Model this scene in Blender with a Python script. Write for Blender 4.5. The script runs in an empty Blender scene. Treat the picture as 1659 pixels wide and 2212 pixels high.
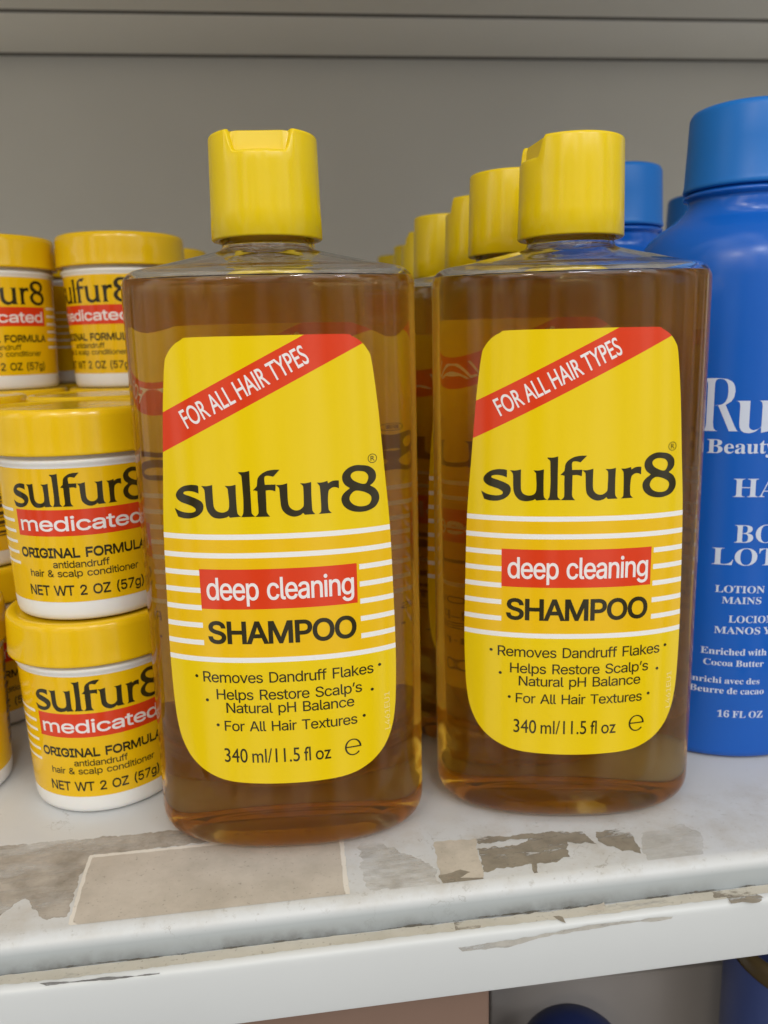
import bpy, bmesh, math, random
from mathutils import Vector, Matrix
from mathutils import noise as mnoise
random.seed(7)
SC = bpy.context.scene
COL = SC.collection
MM = 0.001
R = math.radians

# ------------------------------------------------------------------ camera
def make_camera():
    p, y, r = R(11.53), R(5.61), R(-1.39)
    fwd = Vector((math.sin(y)*math.cos(p), math.cos(y)*math.cos(p), -math.sin(p)))
    right = Vector((math.cos(y), -math.sin(y), 0))
    up = right.cross(fwd)
    rr = math.cos(r)*right + math.sin(r)*up
    uu = -math.sin(r)*right + math.cos(r)*up
    cam = bpy.data.cameras.new('camera')
    cam.sensor_fit = 'VERTICAL'
    cam.sensor_height = 36
    cam.sensor_width = 27
    cam.lens = 36*1800/2212
    cam.clip_start = 0.01
    cam.clip_end = 50
    cam.dof.use_dof = True
    cam.dof.focus_distance = 0.222
    cam.dof.aperture_fstop = 17.0
    o = bpy.data.objects.new('camera', cam)
    m = Matrix((rr, uu, -fwd)).transposed().to_4x4()
    m.translation = Vector((0, 0, 0.1453))
    o.matrix_world = m
    COL.objects.link(o)
    SC.camera = o
make_camera()

# ------------------------------------------------------------------ world and lamps
W = bpy.data.worlds.new('World')
SC.world = W
W.use_nodes = True
nt = W.node_tree
bg = nt.nodes['Background']
tc = nt.nodes.new('ShaderNodeTexCoord')
sx = nt.nodes.new('ShaderNodeSeparateXYZ')
rmp = nt.nodes.new('ShaderNodeValToRGB')
mth = nt.nodes.new('ShaderNodeMath'); mth.operation = 'MULTIPLY_ADD'
mth.inputs[1].default_value = 0.5; mth.inputs[2].default_value = 0.5
nt.links.new(tc.outputs['Generated'], sx.inputs[0])
nt.links.new(sx.outputs['Z'], mth.inputs[0])
nt.links.new(mth.outputs[0], rmp.inputs[0])
cr = rmp.color_ramp
cr.elements[0].position = 0.25
cr.elements[0].color = (0.30, 0.295, 0.29, 1)
cr.elements[1].position = 1.0
cr.elements[1].color = (0.90, 0.88, 0.84, 1)
e = cr.elements.new(0.52); e.color = (0.38, 0.375, 0.365, 1)
e = cr.elements.new(0.66); e.color = (0.78, 0.765, 0.73, 1)
# the store around: lighter and darker upright patches
mpg = nt.nodes.new('ShaderNodeMapping'); mpg.inputs['Scale'].default_value = (1, 1, 0.35)
nz = nt.nodes.new('ShaderNodeTexNoise'); nz.inputs['Scale'].default_value = 4.5; nz.inputs['Detail'].default_value = 2.5
nr = nt.nodes.new('ShaderNodeMapRange')
nr.inputs['From Min'].default_value = 0.40; nr.inputs['From Max'].default_value = 0.62
nr.inputs['To Min'].default_value = 0.18; nr.inputs['To Max'].default_value = 1.95
vm = nt.nodes.new('ShaderNodeVectorMath'); vm.operation = 'SCALE'
nt.links.new(tc.outputs['Generated'], mpg.inputs['Vector'])
nt.links.new(mpg.outputs['Vector'], nz.inputs['Vector'])
nt.links.new(nz.outputs['Fac'], nr.inputs['Value'])
nt.links.new(rmp.outputs[0], vm.inputs[0])
nt.links.new(nr.outputs['Result'], vm.inputs['Scale'])
nt.links.new(vm.outputs['Vector'], bg.inputs[0])
bg.inputs[1].default_value = 1.18

def ceiling_lamp(name, loc, target, sx_, sy_, power, color):
    L = bpy.data.lights.new(name, 'AREA')
    L.shape = 'RECTANGLE'
    L.size, L.size_y = sx_, sy_
    L.energy = power
    L.color = color
    o = bpy.data.objects.new(name, L)
    o.location = loc
    d = Vector(target) - Vector(loc)
    o.rotation_euler = d.to_track_quat('-Z', 'Y').to_euler()
    COL.objects.link(o)
ceiling_lamp('ceiling_light', (1.10, -1.60, 1.50), (0.05, 0.30, 0.1), 0.26, 0.09, 3.6, (0.92, 0.97, 1.0))
ceiling_lamp('ceiling_light', (0.20, -1.50, 1.55), (0.0, 0.30, 0.1), 0.26, 0.09, 3.6, (1.0, 0.97, 0.92))
ceiling_lamp('ceiling_light', (-0.70, -1.65, 1.45), (0.0, 0.30, 0.1), 0.26, 0.09, 3.6, (1.0, 0.86, 0.66))
ceiling_lamp('ceiling_panel', (0.95, -1.70, 1.60), (0.05, 0.30, 0.1), 1.5, 0.9, 9.5, (0.88, 0.95, 1.0))
ceiling_lamp('ceiling_panel', (-0.75, -1.75, 1.55), (0.0, 0.30, 0.1), 1.5, 0.9, 9.0, (1.0, 0.87, 0.68))

SC.view_settings.view_transform = 'Standard'
SC.view_settings.look = 'None'
SC.view_settings.exposure = 0.12
SC.view_settings.gamma = 1.0
SC.view_settings.use_curve_mapping = False
SC.render.engine = 'CYCLES'
cy = SC.cycles
cy.use_denoising = True
cy.max_bounces = 28
cy.transmission_bounces = 28
cy.glossy_bounces = 8
cy.diffuse_bounces = 4
cy.transparent_max_bounces = 16
cy.volume_bounces = 3
cy.caustics_refractive = True
cy.caustics_reflective = True
cy.blur_glossy = 0.4
cy.sample_clamp_indirect = 8.0
cy.use_adaptive_sampling = True
cy.adaptive_threshold = 0.015

# ------------------------------------------------------------------ material helpers
def lin(r, g, b):
    def f(v):
        v /= 255.0
        return v/12.92 if v <= 0.04045 else ((v+0.055)/1.055)**2.4
    return (f(r), f(g), f(b), 1.0)

def principled(name, color, rough=0.45, spec=0.5, noise_amt=0.0, noise_scale=200.0, bump=0.0, bump_scale=400.0, coat=0.0, sss=0.0):
    m = bpy.data.materials.new(name)
    m.use_nodes = True
    t = m.node_tree
    b = t.nodes['Principled BSDF']
    b.inputs['Base Color'].default_value = color
    b.inputs['Roughness'].default_value = rough
    b.inputs['Specular IOR Level'].default_value = spec
    if coat:
        b.inputs['Coat Weight'].default_value = coat
        b.inputs['Coat Roughness'].default_value = 0.12
    if sss:
        b.inputs['Subsurface Weight'].default_value = sss
        b.inputs['Subsurface Radius'].default_value = (0.003, 0.002, 0.001)
        b.inputs['Subsurface Scale'].default_value = 1.0
    if noise_amt or bump:
        co = t.nodes.new('ShaderNodeTexCoord')
        n = t.nodes.new('ShaderNodeTexNoise')
        n.inputs['Scale'].default_value = noise_scale
        n.inputs['Detail'].default_value = 5
        t.links.new(co.outputs['Object'], n.inputs['Vector'])
        if noise_amt:
            mx = t.nodes.new('ShaderNodeMix'); mx.data_type = 'RGBA'
            c2 = tuple(c*(1-noise_amt) for c in color[:3]) + (1,)
            mx.inputs['A'].default_value = color
            mx.inputs['B'].default_value = c2
            t.links.new(n.outputs['Fac'], mx.inputs['Factor'])
            t.links.new(mx.outputs['Result'], b.inputs['Base Color'])
            mr = t.nodes.new('ShaderNodeMapRange')
            mr.inputs['To Min'].default_value = max(0.02, rough-0.08)
            mr.inputs['To Max'].default_value = rough+0.1
            t.links.new(n.outputs['Fac'], mr.inputs['Value'])
            t.links.new(mr.outputs['Result'], b.inputs['Roughness'])
        if bump:
            n2 = t.nodes.new('ShaderNodeTexNoise')
            n2.inputs['Scale'].default_value = bump_scale
            n2.inputs['Detail'].default_value = 4
            t.links.new(co.outputs['Object'], n2.inputs['Vector'])
            bp = t.nodes.new('ShaderNodeBump')
            bp.inputs['Strength'].default_value = bump
            bp.inputs['Distance'].default_value = 0.0004
            t.links.new(n2.outputs['Fac'], bp.inputs['Height'])
            t.links.new(bp.outputs['Normal'], b.inputs['Normal'])
    return m

def glass_mat(name, ior, rough=0.0, absorb=None, density=0.0):
    m = bpy.data.materials.new(name)
    m.use_nodes = True
    t = m.node_tree
    b = t.nodes['Principled BSDF']
    b.inputs['Base Color'].default_value = (1, 1, 1, 1)
    b.inputs['Transmission Weight'].default_value = 1.0
    b.inputs['IOR'].default_value = ior
    b.inputs['Roughness'].default_value = rough
    if absorb:
        v = t.nodes.new('ShaderNodeVolumeAbsorption')
        v.inputs['Color'].default_value = absorb
        v.inputs['Density'].default_value = density
        s = t.nodes.new('ShaderNodeVolumeScatter')
        s.inputs['Color'].default_value = (1.0, 0.57, 0.07, 1)
        s.inputs['Density'].default_value = 16.0
        s.inputs['Anisotropy'].default_value = 0.4
        ad = t.nodes.new('ShaderNodeAddShader')
        t.links.new(v.outputs[0], ad.inputs[0])
        t.links.new(s.outputs[0], ad.inputs[1])
        t.links.new(ad.outputs[0], t.nodes['Material Output'].inputs['Volume'])
    return m

M = {}
M['cap_yellow'] = principled('yellow_cap_plastic', (0.77, 0.555, 0.003, 1), 0.19, 0.44, 0.05, 120, 0.16, 170, sss=0.15)
M['lid_yellow'] = principled('yellow_lid_plastic', (0.77, 0.485, 0.005, 1), 0.14, 0.42, 0.05, 90, 0.06, 400, sss=0.1)
M['label_yellow'] = principled('label_yellow', (0.79, 0.565, 0.002, 1), 0.12, 0.45, 0.03, 60, 0.05, 90)
M['label_deep'] = principled('label_deep_yellow', (0.80, 0.485, 0.004, 1), 0.12, 0.45, 0.03, 60, 0.05, 90)
M['label_red'] = principled('label_red', (0.68, 0.048, 0.010, 1), 0.12, 0.45, 0.03, 60, 0.05, 90)
M['label_white'] = principled('label_white', (0.80, 0.79, 0.76, 1), 0.30)
M['label_pink_white'] = principled('label_letter_white', (0.80, 0.74, 0.73, 1), 0.30)
M['ink'] = principled('label_black_ink', (0.028, 0.022, 0.006, 1), 0.12, 0.45)
M['ink_pale'] = principled('label_pale_print', (0.84, 0.70, 0.25, 1), 0.35)
M['jar_white'] = principled('white_jar_plastic', (0.80, 0.79, 0.77, 1), 0.33, 0.5, 0.02, 60, sss=0.2)
M['bar_ink'] = principled('barcode_ink', (0.05, 0.03, 0.012, 1), 0.4)
M['blue_body'] = principled('blue_bottle_plastic', (0.006, 0.104, 0.50, 1), 0.21, 0.36, 0.06, 60, 0.10, 120)
M['blue_cap'] = principled('blue_cap_plastic', (0.009, 0.155, 0.54, 1), 0.36, 0.30, 0.05, 60)
M['navy'] = principled('navy_cap_plastic', (0.012, 0.022, 0.10, 1), 0.4)
M['silver_print'] = principled('pale_silver_print', (0.58, 0.64, 0.78, 1), 0.35)
M['shell'] = glass_mat('clear_bottle_plastic', 1.38)
M['liquid'] = glass_mat('amber_shampoo', 0.955, 0.14, (0.995, 0.735, 0.02, 1), 44.0)
M['carton'] = principled('brown_carton', (0.22, 0.14, 0.105, 1), 0.7, 0.3, 0.1, 40)
M['carton_grey'] = principled('grey_carton', (0.36, 0.335, 0.325, 1), 0.7, 0.3, 0.1, 40)
M['amber_jar'] = principled('amber_jar_plastic', (0.10, 0.07, 0.03, 1), 0.25)
M['wall_paint'] = principled('beige_panel_paint', (0.77, 0.742, 0.67, 1), 0.55, 0.3, 0.12, 9, 0.08, 200)
M['gap_shade'] = principled('painted_gap_shade', (0.13, 0.12, 0.105, 1), 0.7)  # dark colour standing in for shade inside the upper shelf gaps

def shelf_paint():
    m = principled('white_shelf_enamel', (0.565, 0.583, 0.60, 1), 0.38, 0.4)
    t = m.node_tree
    b = t.nodes['Principled BSDF']
    co = t.nodes.new('ShaderNodeTexCoord')
    def nz(scale, detail, rough=0.6):
        n = t.nodes.new('ShaderNodeTexNoise')
        n.inputs['Scale'].default_value = scale
        n.inputs['Detail'].default_value = detail
        n.inputs['Roughness'].default_value = rough
        t.links.new(co.outputs['Object'], n.inputs['Vector'])
        return n
    def ramp(src, p0, p1):
        r = t.nodes.new('ShaderNodeMapRange')
        r.inputs['From Min'].default_value = p0
        r.inputs['From Max'].default_value = p1
        t.links.new(src, r.inputs['Value'])
        return r.outputs['Result']
    def mix(fac, a, bcol):
        x = t.nodes.new('ShaderNodeMix'); x.data_type = 'RGBA'
        t.links.new(fac, x.inputs['Factor'])
        if isinstance(a, tuple): x.inputs['A'].default_value = a
        else: t.links.new(a, x.inputs['A'])
        x.inputs['B'].default_value = bcol
        return x.outputs['Result']
    def mul(a, k):
        x = t.nodes.new('ShaderNodeMath'); x.operation = 'MULTIPLY'
        t.links.new(a, x.inputs[0])
        if isinstance(k, (int, float)): x.inputs[1].default_value = k
        else: t.links.new(k, x.inputs[1])
        return x.outputs[0]
    broad = ramp(nz(22, 6).outputs['Fac'], 0.42, 0.75)
    c = mix(mul(broad, 0.35), (0.565, 0.583, 0.60, 1), (0.50, 0.49, 0.465, 1))
    speck = ramp(nz(700, 3, 0.5).outputs['Fac'], 0.70, 0.76)
    c = mix(mul(speck, 0.5), c, (0.30, 0.28, 0.25, 1))
    blot = ramp(nz(120, 5, 0.7).outputs['Fac'], 0.64, 0.72)
    c = mix(mul(blot, 0.28), c, (0.45, 0.42, 0.38, 1))
    # scuffs and old glue along the front of the board
    sp0 = t.nodes.new('ShaderNodeSeparateXYZ')
    t.links.new(co.outputs['Object'], sp0.inputs[0])
    strip = mul(ramp(sp0.outputs['Y'], 0.240, 0.222), ramp(sp0.outputs['Z'], -0.0035, -0.0005))
    c = mix(mul(mul(strip, ramp(nz(60, 7, 0.7).outputs['Fac'], 0.45, 0.70)), 0.55), c, (0.40, 0.365, 0.31, 1))
    c = mix(mul(mul(strip, ramp(nz(380, 6, 0.75).outputs['Fac'], 0.58, 0.72)), 0.6), c, (0.24, 0.215, 0.18, 1))
    # hairline cracks in the enamel
    vo = t.nodes.new('ShaderNodeTexVoronoi'); vo.feature = 'DISTANCE_TO_EDGE'
    vo.inputs['Scale'].default_value = 30
    wn = t.nodes.new('ShaderNodeMix'); wn.data_type = 'RGBA'; wn.inputs['Factor'].default_value = 0.04
    t.links.new(co.outputs['Object'], wn.inputs['A']); t.links.new(nz(70, 5).outputs['Color'], wn.inputs['B'])
    t.links.new(wn.outputs['Result'], vo.inputs['Vector'])
    crack = mul(ramp(vo.outputs['Distance'], 0.010, 0.004), ramp(nz(26, 3).outputs['Fac'], 0.54, 0.60))
    c = mix(mul(crack, 0.5), c, (0.25, 0.23, 0.20, 1))
    # bluish grey down front edge; grime gathered low in groove behind the price rail
    sp = t.nodes.new('ShaderNodeSeparateXYZ')
    t.links.new(co.outputs['Object'], sp.inputs[0])
    c = mix(mul(ramp(sp.outputs['Z'], -0.0018, -0.0040), 0.8), c, (0.36, 0.395, 0.41, 1))
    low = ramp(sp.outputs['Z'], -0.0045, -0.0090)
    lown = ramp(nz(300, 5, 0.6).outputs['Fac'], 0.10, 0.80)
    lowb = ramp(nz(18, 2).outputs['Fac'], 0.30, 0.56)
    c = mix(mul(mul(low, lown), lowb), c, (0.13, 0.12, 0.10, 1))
    t.links.new(c, b.inputs['Base Color'])
    bp = t.nodes.new('ShaderNodeBump')
    bp.inputs['Strength'].default_value = 0.15
    bp.inputs['Distance'].default_value = 0.0004
    t.links.new(nz(160, 5).outputs['Fac'], bp.inputs['Height'])
    t.links.new(bp.outputs['Normal'], b.inputs['Normal'])
    return m
M['shelf'] = shelf_paint()
M['rail'] = principled('white_price_rail', (0.58, 0.60, 0.61, 1), 0.36, 0.45, 0.05, 30, 0.08, 120)
M['upper_shelf'] = principled('upper_shelf_enamel', (0.80, 0.77, 0.70, 1), 0.5, 0.3, 0.05, 20)

def residue_mat(name, c1, c2, scale, alpha_lo=None, alpha_hi=None, ascale=300.0, alpha_max=1.0):
    """Old paper and glue left on the enamel: mottled colour, worn through where the noise runs low."""
    m = principled(name, c1, 0.75, 0.2)
    t = m.node_tree
    b = t.nodes['Principled BSDF']
    co = t.nodes.new('ShaderNodeTexCoord')
    n = t.nodes.new('ShaderNodeTexNoise')
    n.inputs['Scale'].default_value = scale; n.inputs['Detail'].default_value = 8; n.inputs['Roughness'].default_value = 0.65
    t.links.new(co.outputs['Object'], n.inputs['Vector'])
    mr = t.nodes.new('ShaderNodeMapRange')
    mr.inputs['From Min'].default_value = 0.38; mr.inputs['From Max'].default_value = 0.66
    t.links.new(n.outputs['Fac'], mr.inputs['Value'])
    x = t.nodes.new('ShaderNodeMix'); x.data_type = 'RGBA'
    x.inputs['A'].default_value = c1; x.inputs['B'].default_value = c2
    t.links.new(mr.outputs['Result'], x.inputs['Factor'])
    n3 = t.nodes.new('ShaderNodeTexNoise')
    n3.inputs['Scale'].default_value = 900; n3.inputs['Detail'].default_value = 3
    t.links.new(co.outputs['Object'], n3.inputs['Vector'])
    m3 = t.nodes.new('ShaderNodeMapRange')
    m3.inputs['From Min'].default_value = 0.62; m3.inputs['From Max'].default_value = 0.74
    m3.inputs['To Max'].default_value = 0.45
    t.links.new(n3.outputs['Fac'], m3.inputs['Value'])
    x2 = t.nodes.new('ShaderNodeMix'); x2.data_type = 'RGBA'
    t.links.new(m3.outputs['Result'], x2.inputs['Factor'])
    t.links.new(x.outputs['Result'], x2.inputs['A'])
    x2.inputs['B'].default_value = (0.16, 0.14, 0.115, 1)
    t.links.new(x2.outputs['Result'], b.inputs['Base Color'])
    if alpha_lo is not None:
        n2 = t.nodes.new('ShaderNodeTexNoise')
        n2.inputs['Scale'].default_value = ascale; n2.inputs['Detail'].default_value = 7; n2.inputs['Roughness'].default_value = 0.7
        mp = t.nodes.new('ShaderNodeMapping')
        mp.inputs['Scale'].default_value = (0.28, 1.0, 1.0)
        mp.inputs['Rotation'].default_value = (0, 0, R(-12))
        t.links.new(co.outputs['Object'], mp.inputs['Vector'])
        t.links.new(mp.outputs['Vector'], n2.inputs['Vector'])
        a = t.nodes.new('ShaderNodeMapRange')
        a.inputs['From Min'].default_value = alpha_lo; a.inputs['From Max'].default_value = alpha_hi
        a.inputs['To Max'].default_value = alpha_max
        t.links.new(n2.outputs['Fac'], a.inputs['Value'])
        t.links.new(a.outputs['Result'], b.inputs['Alpha'])
    return m
M['res_paper'] = residue_mat('grey_label_paper', (0.52, 0.475, 0.42, 1), (0.42, 0.38, 0.33, 1), 60)
M['res_glue'] = residue_mat('white_label_edge', (0.70, 0.67, 0.62, 1), (0.64, 0.61, 0.56, 1), 60)
M['res_dirt'] = residue_mat('mottled_label_residue', (0.50, 0.455, 0.40, 1), (0.30, 0.265, 0.22, 1), 120, 0.30, 0.58, 90, 0.8)
M['res_scuff'] = residue_mat('scuffed_residue', (0.58, 0.545, 0.49, 1), (0.32, 0.29, 0.25, 1), 200, 0.40, 0.70, 160, 0.62)
M['res_tan'] = residue_mat('tan_residue', (0.54, 0.49, 0.42, 1), (0.42, 0.38, 0.32, 1), 110, 0.25, 0.34, 200)
M['res_dark'] = residue_mat('dark_torn_residue', (0.30, 0.265, 0.21, 1), (0.22, 0.19, 0.15, 1), 150, 0.42, 0.50, 110, 0.92)
M['res_faint'] = residue_mat('faint_residue', (0.56, 0.535, 0.49, 1), (0.42, 0.395, 0.35, 1), 110, 0.36, 0.74, 110, 0.6)
M['res_grime'] = residue_mat('dark_grime', (0.22, 0.215, 0.21, 1), (0.14, 0.135, 0.13, 1), 200, 0.36, 0.44, 220)
M['res_smear'] = residue_mat('grey_smear', (0.48, 0.46, 0.42, 1), (0.38, 0.36, 0.33, 1), 120, 0.28, 0.50, 120)
M['res_cream'] = residue_mat('cream_paper_strip', (0.58, 0.55, 0.48, 1), (0.50, 0.47, 0.40, 1), 60, 0.30, 0.46, 80, 0.85)
M['res_specks'] = residue_mat('black_speck_grime', (0.16, 0.145, 0.12, 1), (0.09, 0.08, 0.065, 1), 300, 0.50, 0.58, 330, 0.9)
GLYPHS = {
 'inter': {
  '&': (448, '197,-7 150,-2 110,12 78,34 54,62 39,96 34,133 37,163 47,189 85,235 140,279 216,335 237,352 255,375 262,405 258,427 245,445 226,457 201,461 168,453 145,431 137,399 145,363 169,327 204,284 438,0 364,0 171,231 121,293 87,344 78,370 75,398 79,430 91,458 109,481 134,499 165,510 200,513 235,510 266,499 290,482 308,459 320,433 324,404 315,362 291,325 256,293 154,217 110,174 100,154 97,131 100,108 109,87 124,70 143,57 166,49 193,46 223,50 251,59 301,95 321,121 336,151 346,186 349,224 408,224 405,180 397,144 371,92 345,62 333,47 305,23 271,7 234,-3'),
  "'": (206, '78,318 70,509 136,509 128,318'),
  '(': (273, '89,207 101,324 132,441 177,539 236,539 191,428 161,313 151,207 160,115 188,16 236,-96 177,-96 139,-21 111,55 95,131'),
  ')': (273, '37,-96 86,18 113,116 122,207 112,313 82,428 37,539 97,539 142,441 173,323 184,207 178,130 161,53 134,-22 97,-96'),
  '1': (453, '76,0 76,55 391,55 391,0;276,509 276,0 212,0 212,448 209,448 86,358 86,427 198,509'),
  '2': (453, '64,0 64,47 234,229 282,282 311,327 320,371 317,397 308,419 293,436 273,449 224,460 196,457 172,447 153,433 139,413 130,390 127,362 66,362 71,405 86,442 111,473 143,496 182,511 225,516 268,511 306,497 337,474 361,445 376,411 381,372 371,318 336,259 267,180 153,60 153,57 389,57 389,0'),
  '4': (453, '40,105 40,158 247,509 311,509 109,166 109,163 413,163 413,105;282,0 282,121 282,146 282,318 343,318 343,0'),
  '5': (453, '221,-7 178,-2 140,11 108,32 83,60 66,93 60,130 122,130 127,108 138,89 173,60 221,50 250,53 276,64 298,82 314,104 324,131 328,162 324,193 314,221 297,244 275,262 248,273 218,277 167,268 128,246 67,253 96,509 366,509 366,452 151,452 134,301 136,301 178,325 229,334 263,330 294,321 321,306 345,285 364,260 379,231 388,199 391,163 385,117 369,76 343,41 309,15 268,-1'),
  '6': (453, '226,-7 182,-1 142,15 109,40 84,74 69,115 64,162 68,199 80,239 137,340 252,509 322,509 151,261 145,261 165,288 196,307 235,314 278,309 316,295 346,271 370,240 384,201 389,157 384,112 368,73 343,39 310,14 271,-2;226,48 254,52 279,63 299,79 314,101 324,128 327,157 324,187 314,213 299,235 279,251 254,262 226,265 198,262 174,252 153,235 138,214 128,188 125,158 128,128 138,102 153,79 174,63 198,52'),
  '7': (453, '97,0 323,448 323,452 62,452 62,509 391,509 391,449 165,0'),
  'A': (480, '16,0 201,509 276,509 463,0 395,0 287,302 264,372 232,478 245,478 213,371 191,302 85,0;110,142 110,199 370,199 370,142'),
  'B': (456, '60,0 60,509 241,509 289,504 329,491 359,469 381,442 394,410 398,374 395,344 387,320 356,286 315,267 315,262 339,257 363,245 385,227 402,203 414,173 418,136 413,100 400,67 377,39 344,18 301,4 247,0;125,57 245,57 296,63 330,80 349,105 355,137 352,161 342,184 327,203 306,218 279,228 248,231 125,231;125,285 238,285 288,296 308,309 323,326 333,348 336,372 330,403 313,429 283,446 240,452 125,452'),
  'D': (502, '219,0 96,0 96,57 215,57 272,63 318,81 354,110 379,149 394,198 399,255 394,312 379,361 354,399 320,428 275,446 221,452 93,452 93,509 225,509 294,501 353,478 399,441 433,391 455,329 462,255 455,181 433,119 398,68 351,31 291,8;125,509 125,0 60,0 60,509'),
  'E': (419, '60,0 60,509 372,509 372,452 125,452 125,286 355,286 355,229 125,229 125,57 375,57 375,0'),
  'F': (410, '60,0 60,509 369,509 369,452 125,452 125,278 346,278 346,221 125,221 125,0'),
  'G': (520, '269,-7 205,1 149,25 104,64 69,116 47,179 40,254 47,329 69,393 103,445 149,484 203,508 265,516 304,513 340,504 374,489 403,469 429,445 449,416 465,384 474,349 408,349 387,393 356,427 315,448 265,456 222,450 183,432 150,404 125,364 109,314 103,254 109,194 125,145 151,105 184,76 224,59 269,53 309,57 345,71 374,93 396,123 410,160 415,202 434,199 283,199 283,256 478,256 478,200 471,141 451,91 419,50 377,19 326,0'),
  'H': (517, '60,0 60,509 125,509 125,289 392,289 392,509 457,509 457,0 392,0 392,232 125,232 125,0'),
  'I': (300, '31,0 31,57 118,57 118,452 31,452 31,509 269,509 269,452 183,452 183,57 269,57 269,0'),
  'L': (393, '60,0 60,509 125,509 125,57 361,57 361,0'),
  'M': (628, '60,0 60,509 152,509 277,187 287,159 299,123 311,84 322,49 307,49 318,83 330,121 342,158 352,187 476,509 568,509 568,0 504,0 504,291 504,327 505,369 506,413 507,457 513,457 498,409 482,363 467,322 456,291 342,0 286,0 170,291 159,321 145,361 129,408 112,457 119,457 120,416 121,372 122,328 122,291 122,0'),
  'N': (523, '60,0 60,509 136,509 343,183 363,151 388,107 414,55 405,54 401,108 399,157 399,195 399,509 463,509 463,0 387,0 202,290 177,331 148,381 108,452 119,454 122,384 124,328 125,291 125,0'),
  'O': (533, '267,-7 205,1 150,25 105,63 70,115 48,179 40,254 48,329 70,393 105,445 150,484 205,508 267,516 329,508 384,484 429,445 464,393 486,329 493,254 486,179 464,115 429,63 384,25 329,1;267,53 310,59 349,76 383,105 408,144 425,194 430,254 425,314 408,365 383,404 349,433 310,450 267,456 223,450 184,433 151,404 125,364 109,314 103,254 109,194 125,144 151,105 184,76 223,59'),
  'P': (445, '60,0 60,509 235,509 289,503 332,487 366,462 390,430 404,391 409,348 404,304 390,265 366,233 332,207 289,191 235,186 109,186 109,242 233,242 269,246 297,256 318,272 333,294 342,319 344,348 342,376 333,402 318,423 297,439 268,449 232,452 125,452 125,0'),
  'R': (449, '60,0 60,509 236,509 290,504 333,489 367,465 390,433 405,395 409,352 405,309 390,271 367,240 333,217 289,203 236,198 96,198 96,255 234,255 269,258 298,267 319,281 334,300 342,324 345,352 342,380 334,405 319,425 298,440 269,449 233,452 125,452 125,0;353,0 230,229 303,229 428,0'),
  'S': (447, '224,-9 172,-4 128,9 91,31 64,60 46,96 38,137 104,137 110,110 123,88 142,71 166,59 224,49 257,52 286,60 311,74 329,92 341,114 346,139 342,161 332,179 296,205 245,222 184,239 128,260 86,289 60,326 52,372 58,413 75,448 102,476 138,498 180,511 227,516 275,511 316,498 351,476 377,449 394,415 401,378 337,378 326,412 302,437 267,453 225,459 194,456 167,448 145,435 129,418 118,398 115,376 119,352 131,334 169,308 212,293 264,279 312,264 359,238 395,198 405,171 408,139 403,99 386,64 360,34 323,11 278,-4'),
  'T': (449, '32,452 32,509 417,509 417,452 257,452 257,0 193,0 193,452'),
  'U': (517, '259,-8 203,-2 154,15 114,43 85,80 66,124 60,173 60,509 124,509 124,178 128,144 141,113 160,87 187,68 220,56 259,52 298,56 331,68 357,87 377,113 389,144 393,178 393,509 457,509 457,173 451,124 433,80 403,43 363,15 315,-2'),
  'W': (686, '155,0 16,509 82,509 163,196 175,145 187,94 197,40 189,40 200,94 211,145 224,196 306,509 380,509 462,196 474,145 486,94 497,40 488,40 499,94 510,145 523,196 603,509 670,509 530,0 455,0 368,323 351,391 336,475 350,475 335,395 318,323 230,0'),
  'Z': (438, '42,0 42,46 273,385 306,431 341,476 348,454 285,452 223,452 40,452 40,509 397,509 397,462 169,129 134,81 97,33 90,54 152,57 214,57 399,57 399,0'),
  'a': (389, '160,-9 126,-5 94,5 68,22 48,45 35,73 30,108 34,138 43,161 58,179 78,193 125,211 178,220 234,227 265,235 273,243 276,255 276,257 267,297 240,322 196,331 149,322 118,301 100,274 41,291 57,322 79,346 104,364 133,375 194,384 239,379 286,360 306,343 322,320 333,290 337,251 337,0 277,0 277,52 272,52 252,25 215,1;170,45 202,49 228,59 248,74 263,93 272,115 276,138 276,190 259,182 231,176 200,171 175,168 134,159 103,139 95,124 92,105 102,72 130,52'),
  'c': (396, '207,-8 159,-2 117,16 82,46 56,85 40,133 34,187 40,243 56,291 82,330 117,360 159,378 207,384 260,377 305,356 340,322 362,277 303,262 290,289 270,311 242,325 207,330 173,325 145,310 124,287 108,258 99,224 96,187 99,151 108,117 124,89 145,66 173,51 207,46 243,52 271,66 292,89 304,117 363,102 341,56 306,21 261,-1'),
  'd': (424, '195,-8 151,-2 111,16 79,45 55,84 39,133 34,189 39,245 55,293 79,332 112,361 151,378 196,384 228,381 253,373 287,346 306,319 311,319 311,509 372,509 372,0 313,0 313,59 307,59 287,31 252,4 227,-5;205,47 236,51 263,65 284,86 299,115 309,150 312,189 309,229 300,263 284,291 263,312 237,325 205,330 172,325 145,311 124,290 108,261 99,227 96,189 99,151 109,117 124,88 145,66 172,51'),
  'e': (404, '212,-8 161,-2 117,16 82,46 56,85 40,132 34,187 39,242 55,290 81,329 115,359 157,378 205,384 266,374 294,361 319,341 341,315 357,282 368,242 371,194 371,169 75,169 75,221 338,221 310,202 307,237 298,269 283,294 263,314 237,326 205,330 173,326 146,313 125,294 109,270 99,241 96,211 96,178 100,139 110,106 128,80 151,61 179,50 212,46 254,53 285,73 306,105 365,91 353,63 335,39 311,19 283,4 249,-5'),
  'f': (254, '228,379 228,327 6,327 6,379;81,0 81,432 84,461 96,486 113,505 135,519 187,530 222,527 243,521 227,468 215,472 195,474 171,470 154,460 145,443 142,419 142,0'),
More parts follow.
